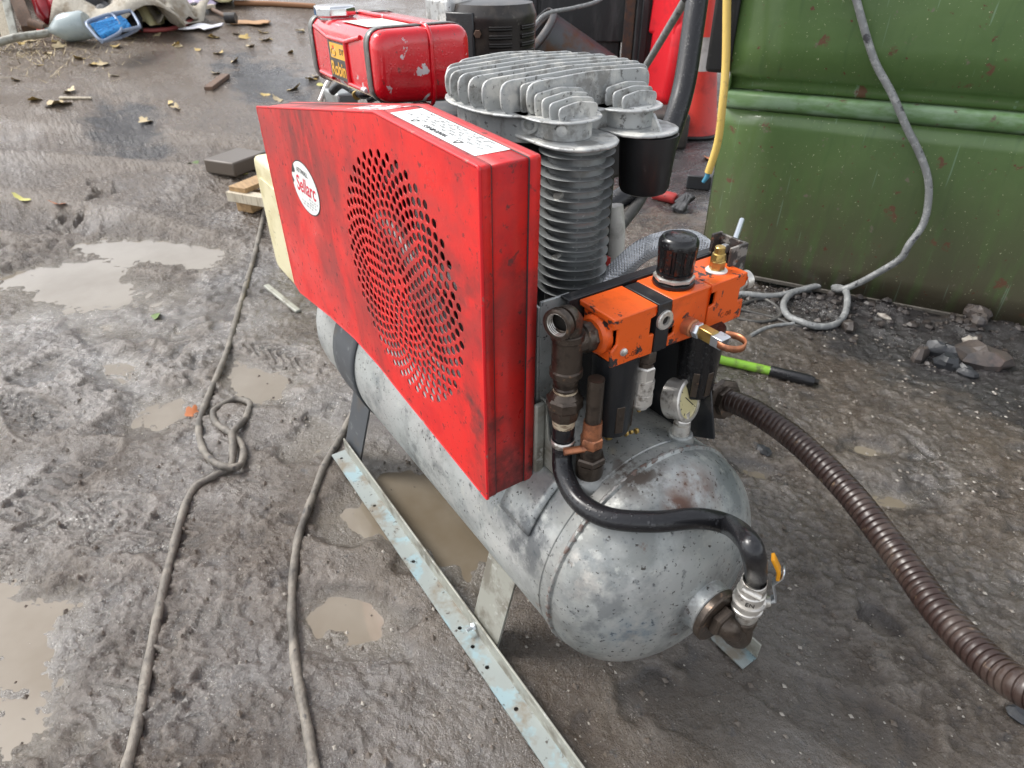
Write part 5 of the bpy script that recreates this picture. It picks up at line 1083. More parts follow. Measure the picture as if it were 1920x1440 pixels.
lf[9] = 0.016; lf[10] = 0.018; lf[11] = 0.012; lf[13] = 0.004; lf[20] = 0.016; lf[21] = 0.016; lf[22] = 0.002; lf[12] = 0.006
rk = []
pts = cable(R1, 0.0088, lf)
tag(B().tube(pts, [0.0088 + 0.0007 * math.sin(i * 0.9) for i in range(len(pts))], 12).build('power_cable', M['rope'], None, 60), 'muddy grey cable with a looped knot on the left', 'cable')
R2 = [(-0.8877, 0.1109, -0.0002), (-0.8439, 0.0679, -0.0003), (-0.8009, 0.0323, -0.0018), (-0.7110, -0.0468, -0.0012), (-0.6063, -0.1188, -0.0026), (-0.5215, -0.1758, -0.0026), (-0.4432, -0.2147, -0.0000), (-0.3497, -0.2517, -0.0015), (-0.2389, -0.2822, -0.0001), (-0.1570, -0.2975, -0.0004), (-0.0758, -0.3112, -0.0007), (-0.0180, -0.3225, -0.0019), (0.0678, -0.3423, -0.0009)]
pts = cable(R2, 0.0088)
tag(B().tube(pts, [0.0088 + 0.0007 * math.sin(i * 0.8) for i in range(len(pts))], 12).build('power_cable', M['rope'], None, 60), 'muddy grey cable without a knot, running forward beside the angle iron foot', 'cable')
# ribbed brown hose hanging out to the right
HP = spline([(0.0270, 0.4097, 0.4661), (0.0516, 0.4051, 0.4749), (0.0714, 0.4010, 0.4800), (0.1187, 0.4015, 0.4871), (0.1864, 0.3976, 0.4865), (0.2496, 0.3845, 0.4832), (0.3051, 0.3691, 0.4780), (0.3608, 0.3481, 0.4708), (0.4133, 0.3241, 0.4661), (0.4567, 0.2994, 0.4667), (0.5002, 0.2772, 0.4729), (0.5356, 0.2612, 0.4817), (0.5594, 0.2523, 0.4928), (0.5867, 0.2533, 0.5007), (0.6313, 0.2768, 0.4912), (0.7048, 0.3411, 0.4381)], 40)
s = 0; rad = []; pit = 0.0080
for i, p in enumerate(HP):
    if i: s += (HP[i] - HP[i - 1]).length
    f_ = (s / pit) % 1.0; rad.append(0.0170 + (0.0011 if f_ < 0.80 else -0.0007) - (0.0008 * abs(f_ - 0.36) if f_ < 0.80 else 0))
tag(B().tube(HP, rad, 28).build('suction_hose', M['brown_hose'], None, 30), 'dark brown ribbed hose curving away at lower right', 'hose')
cf = Vector((0.0681, 0.4023, 0.4754)); dd = (HP[90] - HP[60]).normalized()
w = B(); w.lathe(cf - dd * 0.012, dd, [(0, 0.034), (0.008, 0.034), (0.010, 0.025), (0.02, 0.025)], 8); w.build('hose_flange', M['iron'], comp, 30)
# grey hose over the skip, with its coil
gh = [skp(0.16, -0.30, 1.10), skp(0.20, -0.10, 1.262), skp(0.215, 0.012, 1.245), (-0.7082, 1.6544, 0.9996), (-0.6693, 1.6720, 0.9233), (-0.6281, 1.6920, 0.8422), (-0.5859, 1.7148, 0.7656), (-0.5253, 1.7419, 0.6877), (-0.4693, 1.7721, 0.6012), (-0.4253, 1.8016, 0.5349), (-0.3868, 1.8224, 0.4672), (-0.3639, 1.8291, 0.4013), (-0.3519, 1.8242, 0.3276), (-0.3582, 1.7924, 0.2640), (-0.3661, 1.7881, 0.2170), (-0.4130, 1.7742, 0.1527), (-0.4669, 1.7621, 0.0919), (-0.5070, 1.7461, 0.0601)]
co_ = [(-0.5785, 1.7969, -0.0002), (-0.6073, 1.7504, -0.0010), (-0.6290, 1.6764, -0.0017), (-0.5982, 1.5763, -0.0014), (-0.5377, 1.5140, -0.0012), (-0.4747, 1.4996, -0.0002), (-0.4271, 1.5302, -0.0018), (-0.4084, 1.6007, -0.0017), (-0.4293, 1.6757, -0.0003), (-0.4821, 1.7429, -0.0008), (-0.5414, 1.7716, -0.0009), (-0.5876, 1.7511, -0.0016), (-0.6414, 1.6233, -0.0000), (-0.6696, 1.5629, -0.0007), (-0.7130, 1.5125, -0.0002), (-0.7712, 1.4534, -0.0011)]
tail = [(p[0], p[1], gz(p[0], p[1]) + 0.012 + (0.02 if 8 < i < 12 else 0.0)) for i, p in enumerate(co_)]
tag(B().tube(spline(gh + tail, 8), 0.0108, 14).build('grey_hose', M['grey_hose'], None, 60), 'scuffed grey hose hanging over the green skip and coiled at its foot', 'hose')
tail = [(-0.7499, 1.3747, -0.0007), (-0.6426, 1.4256, -0.0003), (-0.5520, 1.4683, -0.0015), (-0.4773, 1.4870, -0.0014), (-0.4122, 1.5888, -0.0016)]
tag(B().tube(cable(tail, 0.005), 0.005, 8).build('thin_cable', M['dark_hose'], None, 60), 'thin black cable lying under the coil of grey hose', 'cable')
tail = [(-0.6833, 1.4353, -0.0004), (-0.6732, 1.5500, -0.0006), (-0.6130, 1.5518, -0.0006), (-0.5625, 1.5151, -0.0004), (-0.5440, 1.4633, -0.0004), (-0.5620, 1.3985, -0.0004), (-0.6182, 1.3595, -0.0017)]
tag(B().tube(cable(tail, 0.006), 0.006, 8).build('cable_loop', M['dark_hose'], None, 60), 'loop of dark cable left of the coil of grey hose', 'cable')
tail = [(-0.5132, 1.2998, -0.0011), (-0.5204, 1.3606, -0.0008), (-0.5161, 1.4222, -0.0007), (-0.4879, 1.4868, -0.0002)]
tag(B().tube(cable(tail, 0.006), 0.006, 8).build('cable_offcut', M['grey_hose'], None, 60), 'short grey cable offcut on the mud near the green handle', 'cable')
# yellow hose end
yp = spline([skp(-0.10, -0.30, 1.10), skp(-0.17, -0.10, 1.265), skp(-0.205, 0.02, 1.24), (-0.9835, 1.4771, 0.9968), (-0.9669, 1.4747, 0.9155), (-0.9307, 1.4716, 0.7503), (-0.9083, 1.4609, 0.6348), (-0.9039, 1.4633, 0.5151), (-0.9169, 1.4563, 0.4119)], 8)
yt = tag(B().tube(yp, 0.0125, 14).build('yellow_hose', M['yellow_hose'], None, 60), 'yellow hose end hanging at the left edge of the green skip', 'hose')
a = yp[-1]; dn = (yp[-1] - yp[-2]).normalized()
B().cyl(a - dn * 0.002, a + dn * 0.0006, 0.0095, n=14).build('hose_mouth', M['iron_thread'], yt, 30)
B().tube([a - dn * 0.01, a + dn * 0.015, a + dn * 0.03 + Vector((-0.006, -0.004, -0.004))], [0.008, 0.0085, 0.006], 8).build('blue_liner', M['blue_wire'], yt, 60)
# thick black hose and grey hose behind the filter
tag(B().tube(spline([skp(0.0, -0.35, 1.12), skp(-0.03, -0.16, 1.285), skp(-0.06, 0.03, 1.27), (-0.8512, 1.2192, 0.9949), (-0.8223, 1.1869, 0.9367), (-0.7901, 1.1501, 0.8451), (-0.7558, 1.1088, 0.7528), (-0.7342, 1.0685, 0.6802), (-0.7238, 1.0133, 0.5697), (-0.7569, 0.9635, 0.4936), (-0.7756, 0.8677, 0.4337), (-0.7743, 0.7582, 0.3327), (-1.0607, 0.9284, 0.0292), (-0.9967, 0.7481, 0.0295)], 8), 0.030, 18).build('thick_hose', M['rubber'], None, 60), 'thick glossy black hose hanging in front of the traffic cone', 'hose')
tag(B().tube(spline([(-0.7600, 1.0286, 0.5143), (-0.7483, 0.9974, 0.4835), (-0.7271, 0.9437, 0.4509), (-0.6993, 0.8619, 0.4153), (-0.6856, 0.7793, 0.3591), (-1.0337, 1.0149, 0.0155), (-0.9569, 0.8510, 0.0155)], 8), 0.0165, 14).build('drooping_hose', M['dark_hose'], None, 60), 'dusty dark grey hose sagging below the black inlet filter', 'hose')
tag(B().tube([(-1.0665, 1.4842, 1.0151), (-1.3030, 1.6524, 0.8886), (-1.8751, 2.0171, 0.5286), (-2.5930, 2.4247, 0.0134)], 0.0150, 10).build('grey_pole', M['grey_hose'], None, 60), 'slim grey pole leaning behind the finned head', 'pole')
# green tool handle
a, b = Vector((-0.6527, 0.9488, 0.0485)), Vector((-0.3385, 1.1887, 0.0180)); c = Vector((-0.2390, 1.2400, 0.0199))
hd = tag(B().tube([a, b], 0.0135, 14).build('tool_handle', M['lime'], None, 60), 'lime green tool handle with black rubber grip lying on the mud', 'tool handle')
hd_d = (c - b).normalized(); w = B(); w.lathe(b - hd_d * 0.01, hd_d, [(0, 0.0150), (0.004, 0.0165), (0.10, 0.0165), ((c - b).length, 0.0155), ((c - b).length + 0.012, 0.013)], 18); w.build('rubber_grip', M['rubber'], hd, 40)
w = B(); w.lathe(c + hd_d * 0.002, hd_d, [(0, 0.0085), (0.0115, 0.0085)], 14); w.build('hanging_hole', M['iron_thread'], hd, 40)

# ------------------------------------------------------------------ cone, red plastic, black block behind
cb = Vector((-2.4647, 3.0715, 0.0050)); cb.z = gz(cb.x, cb.y)
cone = thing('traffic_cone', 'red traffic cone with dirty white band behind the thick black hose', 'traffic cone', cb)
B().lathe(cb, (0, 0, 1), [(0.02, 0.185), (0.05, 0.165), (0.38, 0.112)], 36, cap0=False, cap1=False).lathe(cb, (0, 0, 1), [(0.56, 0.083), (0.75, 0.050), (0.95, 0.03)], 36, cap0=False).build('cone_body', M['cone_red'], cone, 40)
B().lathe(cb, (0, 0, 1), [(0.38, 0.1125), (0.56, 0.0835)], 36, cap0=False, cap1=False).build('reflective_band', M['reflective'], cone, 40)
B().lathe(cb, (0, 0, 1), [(0.0, 0.20), (0.012, 0.205), (0.022, 0.20)], 36).build('cone_foot', M['matt_plastic'], cone, 40)
vw = Vector((-0.80, 0.55, 0)).normalized(); rt = Vector((0.55, 0.80, 0)).normalized(); Rm = Matrix((rt, vw, Vector((0, 0, 1)))).transposed()
def slab(px, w_, dpt, z0, z1):
    c = Vector(px); return B().box((c.x, c.y, (z0 + z1) / 2), (w_, dpt, z1 - z0), Rm @ Matrix.Rotation(0.5, 3, 'Z') @ Matrix.Rotation(0.06, 3, 'Y'))
rbp = Vector((-3.0201, 3.4491, 0.2160)); zb_ = gz(rbp.x, rbp.y) - 0.02; DS = 5.3 / 2.42
rb = thing('red_plastic_barrier', 'bright red plastic barrier foot standing upright left of the traffic cone', 'barrier', (rbp.x, rbp.y, zb_))
slab((-3.0631, 3.4364, 0.3501), 0.19, 0.32, zb_, zb_ + 0.56).build('lower_foot', M['plastic_red'], rb, bevel=0.07, seg=4)
slab((-3.0857, 3.4754, 0.5454), 0.155, 0.30, zb_ + 0.44, zb_ + 1.9).build('upper_post', M['plastic_red'], rb, bevel=0.025, seg=3)
w = B(); w.box(skp(-0.262, -0.07, 0.98), (0.080, 0.16, 0.55), R_SKIP); lug = w.build('end_bracket', M['matt_plastic'], skip, bevel=0.012)
w = B(); w.box(skp(-0.245, -0.26, 0.96), (0.046, 0.20, 0.50), R_SKIP); w.build('bracket_plate', M['bin_black'], skip, bevel=0.008)
q_ = Vector((-2.4318, 2.7240, 0.0029)); tag(B().box((q_.x, q_.y, gz(q_.x, q_.y) + 0.09), (0.35, 0.30, 0.20), Rm).build('dark_crate', M['dark_inside'], None, bevel=0.02), 'low dark brown box on the ground behind the inlet filter', 'box')
# small junk between pump and skip
gp = [(-1.6796, 1.9900, -0.0009), (-1.6997, 2.1561, -0.0005), (-1.4996, 2.0353, -0.0007), (-1.7721, 1.9093, -0.0002), (-1.6853, 2.3251, -0.0007), (-1.5155, 2.1987, -0.0010), (-1.9894, 2.7656, -0.0004)]
def at(p, h=0.0): return Vector((p[0], p[1], gz(p[0], p[1]) + h))
a, b = at(gp[0], 0.028), at((-1.7796, 2.1908, -0.0008), 0.028)
t_ = tag(B().lathe(a, (at((-1.5906, 2.0102, -0.0010)) - at((-1.7266, 1.9738, -0.0001))), [(0, 0.018), (0.01, 0.026), (0.12, 0.026), (0.13, 0.02)], 18).build('red_tin', M['red'], None, 35), 'small scuffed red cylinder lying beside the crumpled black glove', 'tin')
w = B(); c = at(gp[2], 0.03)
for k in range(6): w.tube(spline([c + Vector((0.05 * math.cos(k * 0.5 + 2.4), 0.05 * math.sin(k * 0.5 + 2.4), -0.015)), c + Vector((0.01 * k - 0.02, 0.012, 0.018 + 0.004 * (k % 2))), c + Vector((0.045 * math.cos(k * 0.45 - 1.2), -0.05, 0.0)), c + Vector((0.06 * math.cos(k * 0.5 - 1.5), -0.095, -0.02))], 5), [0.010 + 0.004 * math.sin(j * 0.6) for j in range(16)], 8)
tag(w.build('crumpled_glove', M['dark_cloth'], None, 60), 'crumpled black work glove on the ground by the skip corner', 'glove')
tag(B().add([at(gp[3], 0.004), at((-1.7404, 1.7948, -0.0008), 0.004), at((-1.8227, 1.9838, -0.0012), 0.02), at((-1.6824, 1.8801, -0.0012), 0.004)], [(0, 1, 3, 2)]).build('wood_chip', M['wood_pale'], None, 0, solid=0.01), 'pale triangular wood offcut behind the finned cylinder', 'wood offcut')
c = at(gp[4], 0.035); tag(B().box(c, (0.12, 0.09, 0.07), Matrix.Rotation(0.6, 3, 'Z')).build('dark_brick', M['coal'], None, bevel=0.006), 'black block on the ground against the skip corner', 'block')

# ------------------------------------------------------------------ white can, pallet block behind the guard
cc = Vector((-1.8091, 0.2618, -0.0008)); can = thing('plastic_can', 'cream plastic fuel can behind the far end of the red guard', 'fuel can', (cc.x, cc.y, 0))
P0, P1 = Vector((-2.0599, 0.2475, 0.3582)), Vector((-1.9005, 0.2215, 0.0644)); z1 = ((-2.0695, 0.2912, 0.4340))[2]
cy_ = P0.y - 0.02; R_ = Matrix.Rotation(0.12, 3, 'Z')
def can_prism(x0, x1, z0, z1_, r, ya, yb):
    pr = round_poly([(x0, z0), (x1, z0), (x1, z1_), (x0, z1_)], r, 6); w = B().prism(pr, 'y', ya, yb); return w
x0_ = (P0.x + P1.x) / 2
can_prism(x0_, x0_ + 0.40, -0.01, z1, 0.05, cy_, cy_ + 0.17).build('can_body', M['cream'], can, 40, bevel=0.016, seg=3)
can_prism(x0_ + 0.045, x0_ + 0.36, 0.05, z1 - 0.07, 0.035, cy_ - 0.005, cy_ + 0.001).build('moulded_panel', M['cream'], can, 40, bevel=0.002)
can['label'] = 'cream plastic fuel can behind the far end of the red guard'
p_ = Vector((-2.7657, 0.3340, 0.0292)); pal = thing('pallet_corner', 'corner of a raw pine pallet beside the cream fuel can', 'pallet', (p_.x, p_.y, gz(p_.x, p_.y)))
zg = gz(p_.x, p_.y); Rp = Matrix.Rotation(0.55, 3, 'Z')
e1, e2 = Rp @ Vector((1, 0, 0)), Rp @ Vector((0, 1, 0))
cnr = Vector((-2.6461, 0.2513, 0.1281))
B().box(cnr + e1 * 0.05 + e2 * 0.30 + Vector((0, 0, 0.0)), (0.10, 0.62, 0.022), Rp).build('deck_board', M['wood'], pal, bevel=0.002)
B().box(cnr + e1 * 0.30 + e2 * 0.0 - Vector((0, 0, 0.034)), (0.62, 0.05, 0.044), Rp).build('bearer', M['wood_pale'], pal, bevel=0.002)
B().box(cnr + e1 * 0.045 + e2 * 0.06 - Vector((0, 0, 0.072)), (0.09, 0.10, 0.08), Rp).build('block', M['wood'], pal, bevel=0.002)
q_ = Vector((-3.0961, 0.3954, 0.0676)); tag(B().box((q_.x, q_.y, gz(q_.x, q_.y) + 0.03), (0.20, 0.24, 0.07), Matrix.Rotation(0.55, 3, 'Z')).build('concrete_block', M['crumb'], None, bevel=0.008), 'dull grey block on the mud behind the pine pallet corner', 'block')
q_ = Vector((-3.1060, 0.5434, 0.0682)); tag(B().box((q_.x, q_.y, gz(q_.x, q_.y) + 0.05), (0.10, 0.14, 0.11), Matrix.Rotation(0.4, 3, 'Z')).build('black_box', M['coal'], None, bevel=0.01), 'black box tucked behind the cream fuel can', 'box')

# ------------------------------------------------------------------ scrap heap at the far left
def upr(px, h=0.0): p = Vector(px); p.z = gz(p.x, p.y) + h; return p
VR, VB = rt, vw       # across the view and away from the viewer
def along(a, b, size, name, m, label, cat):
    a, b = Vector(a), Vector(b); d = (b - a); L = d.length; x, y, z = frame(d); Rb = Matrix((x, y, z)).transposed()
    return tag(B().box((a + b) / 2, (size[0], size[1], L), Rb).build(name, m, None, bevel=0.004), label, cat)
along((-5.9919, -0.4008, 0.4666), (-6.4186, -0.3670, 0.8991), (0.07, 0.05), 'timber_stud', M['wood_pale'], 'pale timber stud leaning at the far left edge', 'timber')
along((-5.8935, -0.3565, 0.4866), (-6.2152, -0.3097, 0.8034), (0.05, 0.03), 'metal_strip', M['galv_dull'], 'narrow grey metal strip beside the pale timber stud', 'metal strip')
along((-5.9968, -0.2512, 0.5261), (-6.4145, -0.2545, 0.7932), (0.09, 0.05), 'brown_plank', M['wood_dark'], 'brown plank leaning left of the two red cylinders', 'plank')
for i, (pa, pb_, r_, lb) in enumerate((((-6.2954, -0.0959, 0.5427), (-6.5098, -0.0780, 0.7831), 0.075, 'slim dark red gas cylinder next to the brown plank'), ((-6.2935, 0.0022, 0.5739), (-6.5051, 0.0225, 0.7797), 0.085, 'dark red gas cylinder left of the dark sheet'))):
    a, b = Vector(pa), Vector(pb_); tag(B().lathe(a, b - a, [(0, r_ * 0.5), (0.04, r_ * 0.95), (0.08, r_), ((b - a).length, r_)], 20).build('gas_cylinder', M['ext_red'], None, 40), lb, 'gas cylinder', 'red gas cylinders')
tag(B().blob((-6.4885, 0.1667, 0.6344), (0.42, 0.22, 0.34), 11, 20, 12, 0.15).build('dark_sheet', M['dark_cloth'], None, 60), 'bundled dark grey sheet behind the water bottle', 'sheet')
wl_ = Vector((-7.1044, -0.0971, 0.6417)); tag(B().box((wl_.x - 0.3, wl_.y, wl_.z - 0.1), (0.1, 2.6, 1.6), Matrix.Rotation(0.3, 3, 'Z')).build('dark_board', M['dark_inside'], None, bevel=0.01), 'dark board standing behind the scrap heap', 'board')
a, b = Vector((-5.8435, -0.1534, 0.5189)), Vector((-5.6820, 0.1172, 0.5566)); d = (b - a); L = d.length
bo = tag(B().lathe(a, d, [(0, 0.02), (0.03, 0.02), (0.045, 0.03), (0.13, 0.088), (0.16, 0.094), (L * 0.6, 0.095), (L - 0.02, 0.094), (L, 0.08)], 28).build('water_bottle', M['bottle'], None, 40), 'large grey plastic water bottle with red cap lying on its side', 'bottle')
B().lathe(a - d.normalized() * 0.05, d, [(0, 0.028), (0.05, 0.028)], 16).build('bottle_cap', M['cone_red'], bo, 40)
tag(B().tube([(-5.6908, -0.4700, 0.4801), (-5.6944, -0.3499, 0.5046), (-5.6924, -0.1431, 0.5177)], 0.026, 12).build('grey_pipe', M['galv_dull'], None, 50), 'grey pipe lying below the water bottle neck', 'pipe')
tag(B().tube([(-5.9002, -0.2348, 0.5744), (-5.8452, -0.1528, 0.5394)], 0.03, 10).build('broken_stick', M['wood_dark'], None, 50), 'short brown stick pointing at the water bottle cap', 'stick')
# reel of blue cord
rc = [Vector((-5.2870, 0.0700, 0.6039)), Vector((-5.3737, 0.2681, 0.6447)), Vector((-5.2124, 0.2832, 0.5447)), Vector((-5.1218, 0.1198, 0.4926))]
reel = thing('cord_reel', 'blue grey tube frame wound with bright blue cord', 'cord reel', rc[3])
rc2 = [p + VB * 0.22 + VR * 0.02 for p in rc]
for q4 in (rc, rc2):
    loop = [Vector(v) for v in round_poly([tuple(p) for p in q4], 0.05, 4)]; B().tube(loop + [loop[0]], 0.011, 8, cap=False).build('frame_loop', M['reel_frame'], reel, 60)
for p, q in zip(rc, rc2): B().tube([p.lerp((rc[0] + rc[2]) / 2, 0.06), q.lerp((rc2[0] + rc2[2]) / 2, 0.06)], 0.012, 6).build('cross_tube', M['reel_frame'], reel, 60)
w = B(); rs = random.Random(4)
e_u, e_v = (rc[1] - rc[0]), (rc[3] - rc[0])
for k in range(70):
    s0, s1 = rs.uniform(0.12, 0.9), rs.uniform(0.12, 0.9); dp = rs.uniform(0.0, 0.12)
    a = rc[0] + e_u * 0.1 + e_v * (0.15 + 0.7 * s0) + VB * dp; b = rc[0] + e_u * 0.9 + e_v * (0.15 + 0.7 * (0.7 * s0 + 0.3 * s1)) + VB * dp
    w.tube([a, (a + b) / 2 - VB * 0.02, b], 0.018, 6)
w.build('blue_cord', M['blue_cord'], reel, 60)['kind'] = 'stuff'
# sheets and sacks
def rag(c, w_, h_, seed, m, name, label, cat, sag=0.12, n=18):
    c = Vector(c); rs = random.Random(seed); ph = [rs.uniform(0, 6) for _ in range(6)]; vs = []; fs = []
    for i in range(n + 1):
        for j in range(n + 1):
            u_, v_ = i / n - 0.5, j / n - 0.5; r_ = max(abs(u_), abs(v_)) * 2
            z = sag * (1 - r_ ** 2) + 0.3 * sag * math.sin(9 * u_ + ph[0] + 4 * v_) + 0.25 * sag * math.cos(12 * v_ + ph[1] + 3 * u_)
            k = 1 + 0.14 * math.sin(5 * v_ + ph[2]) ; k2 = 1 + 0.2 * math.sin(6 * u_ + ph[3]); p = c + VR * (u_ * w_ * k) + VB * (v_ * h_ * k2); p.z += max(z, 0.0)
            vs.append(p)
    for i in range(n):
        for j in range(n): k = i * (n + 1) + j; fs.append((k, k + n + 1, k + n + 2, k + 1))
    return tag(B().add(vs, fs).build(name, m, None, 60, solid=0.006), label, cat)
rag(upr((-6.1363, 0.4894, 0.4975)), 0.95, 0.75, 1, M['sack'], 'cloth_sack', 'big dirty cream cloth sack spread over the scrap heap', 'sack', 0.30)
rag(upr((-6.1364, 0.7441, 0.4975), 0.02), 0.40, 0.5, 2, M['sack'], 'cloth_flap', 'smaller dirty cream cloth folded at the right end of the heap', 'cloth', 0.22)
rag(upr((-5.9798, 0.3550, 0.4739), 0.0), 0.45, 0.3, 5, M['dark_cloth'], 'grey_bag', 'dark grey bag right of the blue cord reel', 'bag', 0.16)
rag(upr((-6.0277, 0.5347, 0.4808), 0.03), 0.30, 0.35, 3, M['yellow_cloth'], 'yellow_wrapping', 'crumpled pale yellow paper in front of the cream sack', 'paper', 0.14)
rag(upr((-6.6685, 1.3327, 0.5760), 0.02), 0.42, 0.4, 6, M['yellow_cloth'], 'yellow_leaf_heap', 'pale yellow wrapping at the top edge by the orange rod', 'paper', 0.12)
rag(upr((-6.6022, 1.1051, 0.5659), 0.02), 0.35, 0.4, 7, M['lilac'], 'lilac_bag', 'lilac plastic bag at the top edge', 'bag', 0.10)
rag(upr((-5.9147, 0.9394, 0.4645), 0.005), 0.24, 0.34, 8, M['paper'], 'paper_sheet', 'white paper sheet lying flat on the bare mud', 'paper', 0.015)
rag(upr((-5.9284, 1.3328, 0.4665), 0.005), 0.30, 0.16, 9, M['card'], 'cardboard_piece', 'torn orange brown card right of the hammer', 'card', 0.015)
along(upr((-6.3536, 0.9399, 0.5296), 0.04), upr((-6.4126, 1.1594, 0.5382), 0.04), (0.16, 0.03), 'short_board', M['wood_pale'], 'short pale board behind the white paper sheet', 'board')
a, b = upr((-6.3245, 1.1442, 0.5245), 0.03), upr((-5.9340, 1.1756, 0.4678), 0.05)
hm = tag(B().tube([a, b], 0.018, 10).build('hammer', M['wood_dark'], None, 60), 'long handled hammer between the white paper and the card', 'hammer')
B().cyl(b - VR * 0.03 + VB * 0.0, b + VR * 0.06, 0.04, n=12).build('hammer_head', M['steel_dark'], hm, 40)
tag(B().tube([upr((-6.5537, 1.3942, 0.5588), 0.02), upr((-6.4616, 1.7042, 0.5450), 0.02), upr((-6.2772, 2.0502, 0.5178), 0.02)], 0.022, 8).build('orange_rod', M['orange_pole'], None, 60), 'long orange rusty rod lying across the top of the yard', 'rod')
tag(B().tube(spline([upr((-6.0072, 0.3676, 0.4782), 0.02), upr((-5.8846, 0.4670, 0.4599), 0.02), upr((-5.8447, 0.6064, 0.4541), 0.02), upr((-5.8987, 0.7583, 0.4621), 0.02), upr((-6.1247, 0.9257, 0.4954), 0.02), upr((-6.3748, 0.9363, 0.5323), 0.03)], 6), 0.016, 8).build('red_cable', M['red_cable'], None, 60), 'faded red cable curving round the heap to the short board', 'cable')
along(upr((-4.3848, 0.5881, 0.2428), 0.012), upr((-4.6353, 0.7684, 0.2784), 0.012), (0.06, 0.025), 'wood_scrap', M['wood_dark'], 'weathered strip of wood alone on the mud above the guard', 'wood strip')
along(upr((-4.5512, -0.2474, 0.2655), 0.006), upr((-4.5078, -0.0791, 0.2594), 0.006), (0.03, 0.012), 'wood_splinter', M['wood_pale'], 'thin pale splinter flat on the mud in the upper left', 'wood strip')
along(upr((-1.7850, 0.1317, -0.0002), 0.006), upr((-1.5322, 0.1673, -0.0005), 0.006), (0.022, 0.012), 'grey_lath', M['galv_dull'], 'thin grey lath under the far corner of the guard', 'lath')

# ------------------------------------------------------------------ leaves, rocks, grit
def leaf_mesh(seed, lobed=True):
    rs = random.Random(seed); n = 22; vs = [(0, 0, 0.012)]; fs = []
    for i in range(n):
        a = 2 * PI * i / n; r_ = (0.62 + 0.38 * abs(math.cos(2.5 * a)) if lobed else 0.55 + 0.45 * abs(math.cos(a))) * rs.uniform(0.85, 1.1)
        vs.append((r_ * math.cos(a), r_ * math.sin(a) * 0.8, 0.25 * r_ * r_ * (math.sin(2 * a + seed) * 0.7 + 0.5)))
    for i in range(n): fs.append((0, 1 + i, 1 + (i + 1) % n))
    return vs, fs
protos = {}
def leaf(px, size, key, label, group=None, seed=0, lob=True):
    p = Vector(px); p.z = gz(p.x, p.y) + 0.004
    pk = (key, seed % 3, lob)
    if pk not in protos:
        vs, fs = leaf_mesh(seed % 3, lob); o = B().add(vs, fs).build('fallen_leaf', M[key], None, 60); protos[pk] = o
    else: o = protos[pk].copy(); COL.objects.link(o)
    o.location = p; o.scale = (size, size, size); rs = random.Random(seed * 7 + 1); o.rotation_euler = (rs.uniform(-.35, .35), rs.uniform(-.35, .35), rs.uniform(0, 6.3))
    return tag(o, label, 'leaf', group)
leaf((-3.1868, -0.5620, 0.0782), 0.046, 'leaf_lime', 'lime yellow leaf near the left edge above the big puddle', None, 1, False)
leaf((-3.0594, -0.4315, 0.0633), 0.038, 'leaf_orange', 'rusty orange leaf right of the lime yellow leaf', None, 2)
leaf((-1.8038, -0.2476, -0.0007), 0.030, 'leaf_green', 'bright green leaf just below the right end of the big puddle', None, 3, False)
leaf((-3.3056, 0.2192, 0.0944), 0.035, 'leaf_green', 'dark green leaf left of the pine pallet corner', None, 4, False)
leaf((-1.1419, -0.2721, -0.0011), 0.026, 'leaf_orange', 'brown leaf left of the cable knot', None, 5)
leaf((-3.0275, 0.3662, 0.0892), 0.06, 'leaf_lime', 'yellow green leaf on top of the grey block by the pallet', None, 6)
leaf((-2.0004, 2.7511, -0.0006), 0.05, 'leaf_orange', 'orange leaf on the ground by the yellow hose end', None, 7)
leaf((-4.2065, 1.2951, 0.2171), 0.06, 'leaf_lime', 'small lime leaf just left of the engine below the fuel tank', None, 8, False)
leaf((-4.4563, -0.2699, 0.2529), 0.09, 'leaf_pale', 'curled pale brown leaf standing on the mud in the upper left', None, 9)
leaf((-4.0853, 0.1407, 0.1997), 0.06, 'leaf_pale', 'pale leaf inside the dark hollow in the mud', None, 10)
far = [(-5.2775, -0.2835, 0.3713), (-5.1622, 0.0966, 0.3548), (-5.1710, 0.0321, 0.3561), (-4.9012, 0.1084, 0.3170), (-5.5606, 0.2433, 0.4124), (-5.7277, 0.3722, 0.4367), (-5.7851, -0.1183, 0.4451), (-5.6664, -0.1089, 0.4284), (-5.4679, 0.6373, 0.3991), (-5.4363, 0.6525, 0.3939), (-5.3012, 0.7565, 0.3746), (-5.6231, 0.9402, 0.4213), (-5.5874, 0.9509, 0.4163), (-5.6454, 1.1376, 0.4247), (-5.6329, 1.3488, 0.4232), (-5.4071, 1.2918, 0.3902), (-5.4138, 1.3280, 0.3908), (-4.9695, 0.9173, 0.3268), (-5.1771, 0.8733, 0.3570), (-4.7373, 0.7252, 0.2929), (-4.2438, 0.3198, 0.2216), (-4.1527, 0.3394, 0.2095), (-4.3933, 1.2874, 0.2430), (-4.4276, 1.3281, 0.2482), (-4.2837, 1.1139, 0.2283), (-4.1084, 0.9437, 0.2036), (-4.2354, 0.9052, 0.2210), (-4.6697, -0.1798, 0.2830), (-4.5730, -0.3687, 0.2697), (-5.0017, -0.4366, 0.3311), (-5.8178, -0.3328, 0.4508), (-5.8622, -0.2791, 0.4563), (-5.8856, 0.4596, 0.4603), (-5.7751, 0.5757, 0.4438), (-5.5253, 1.1645, 0.4071), (-5.2866, 1.1401, 0.3721), (-5.0353, 1.3657, 0.3364), (-5.5793, 1.6526, 0.4156), (-5.3430, -0.0248, 0.3812), (-5.5056, -0.2011, 0.4047)]
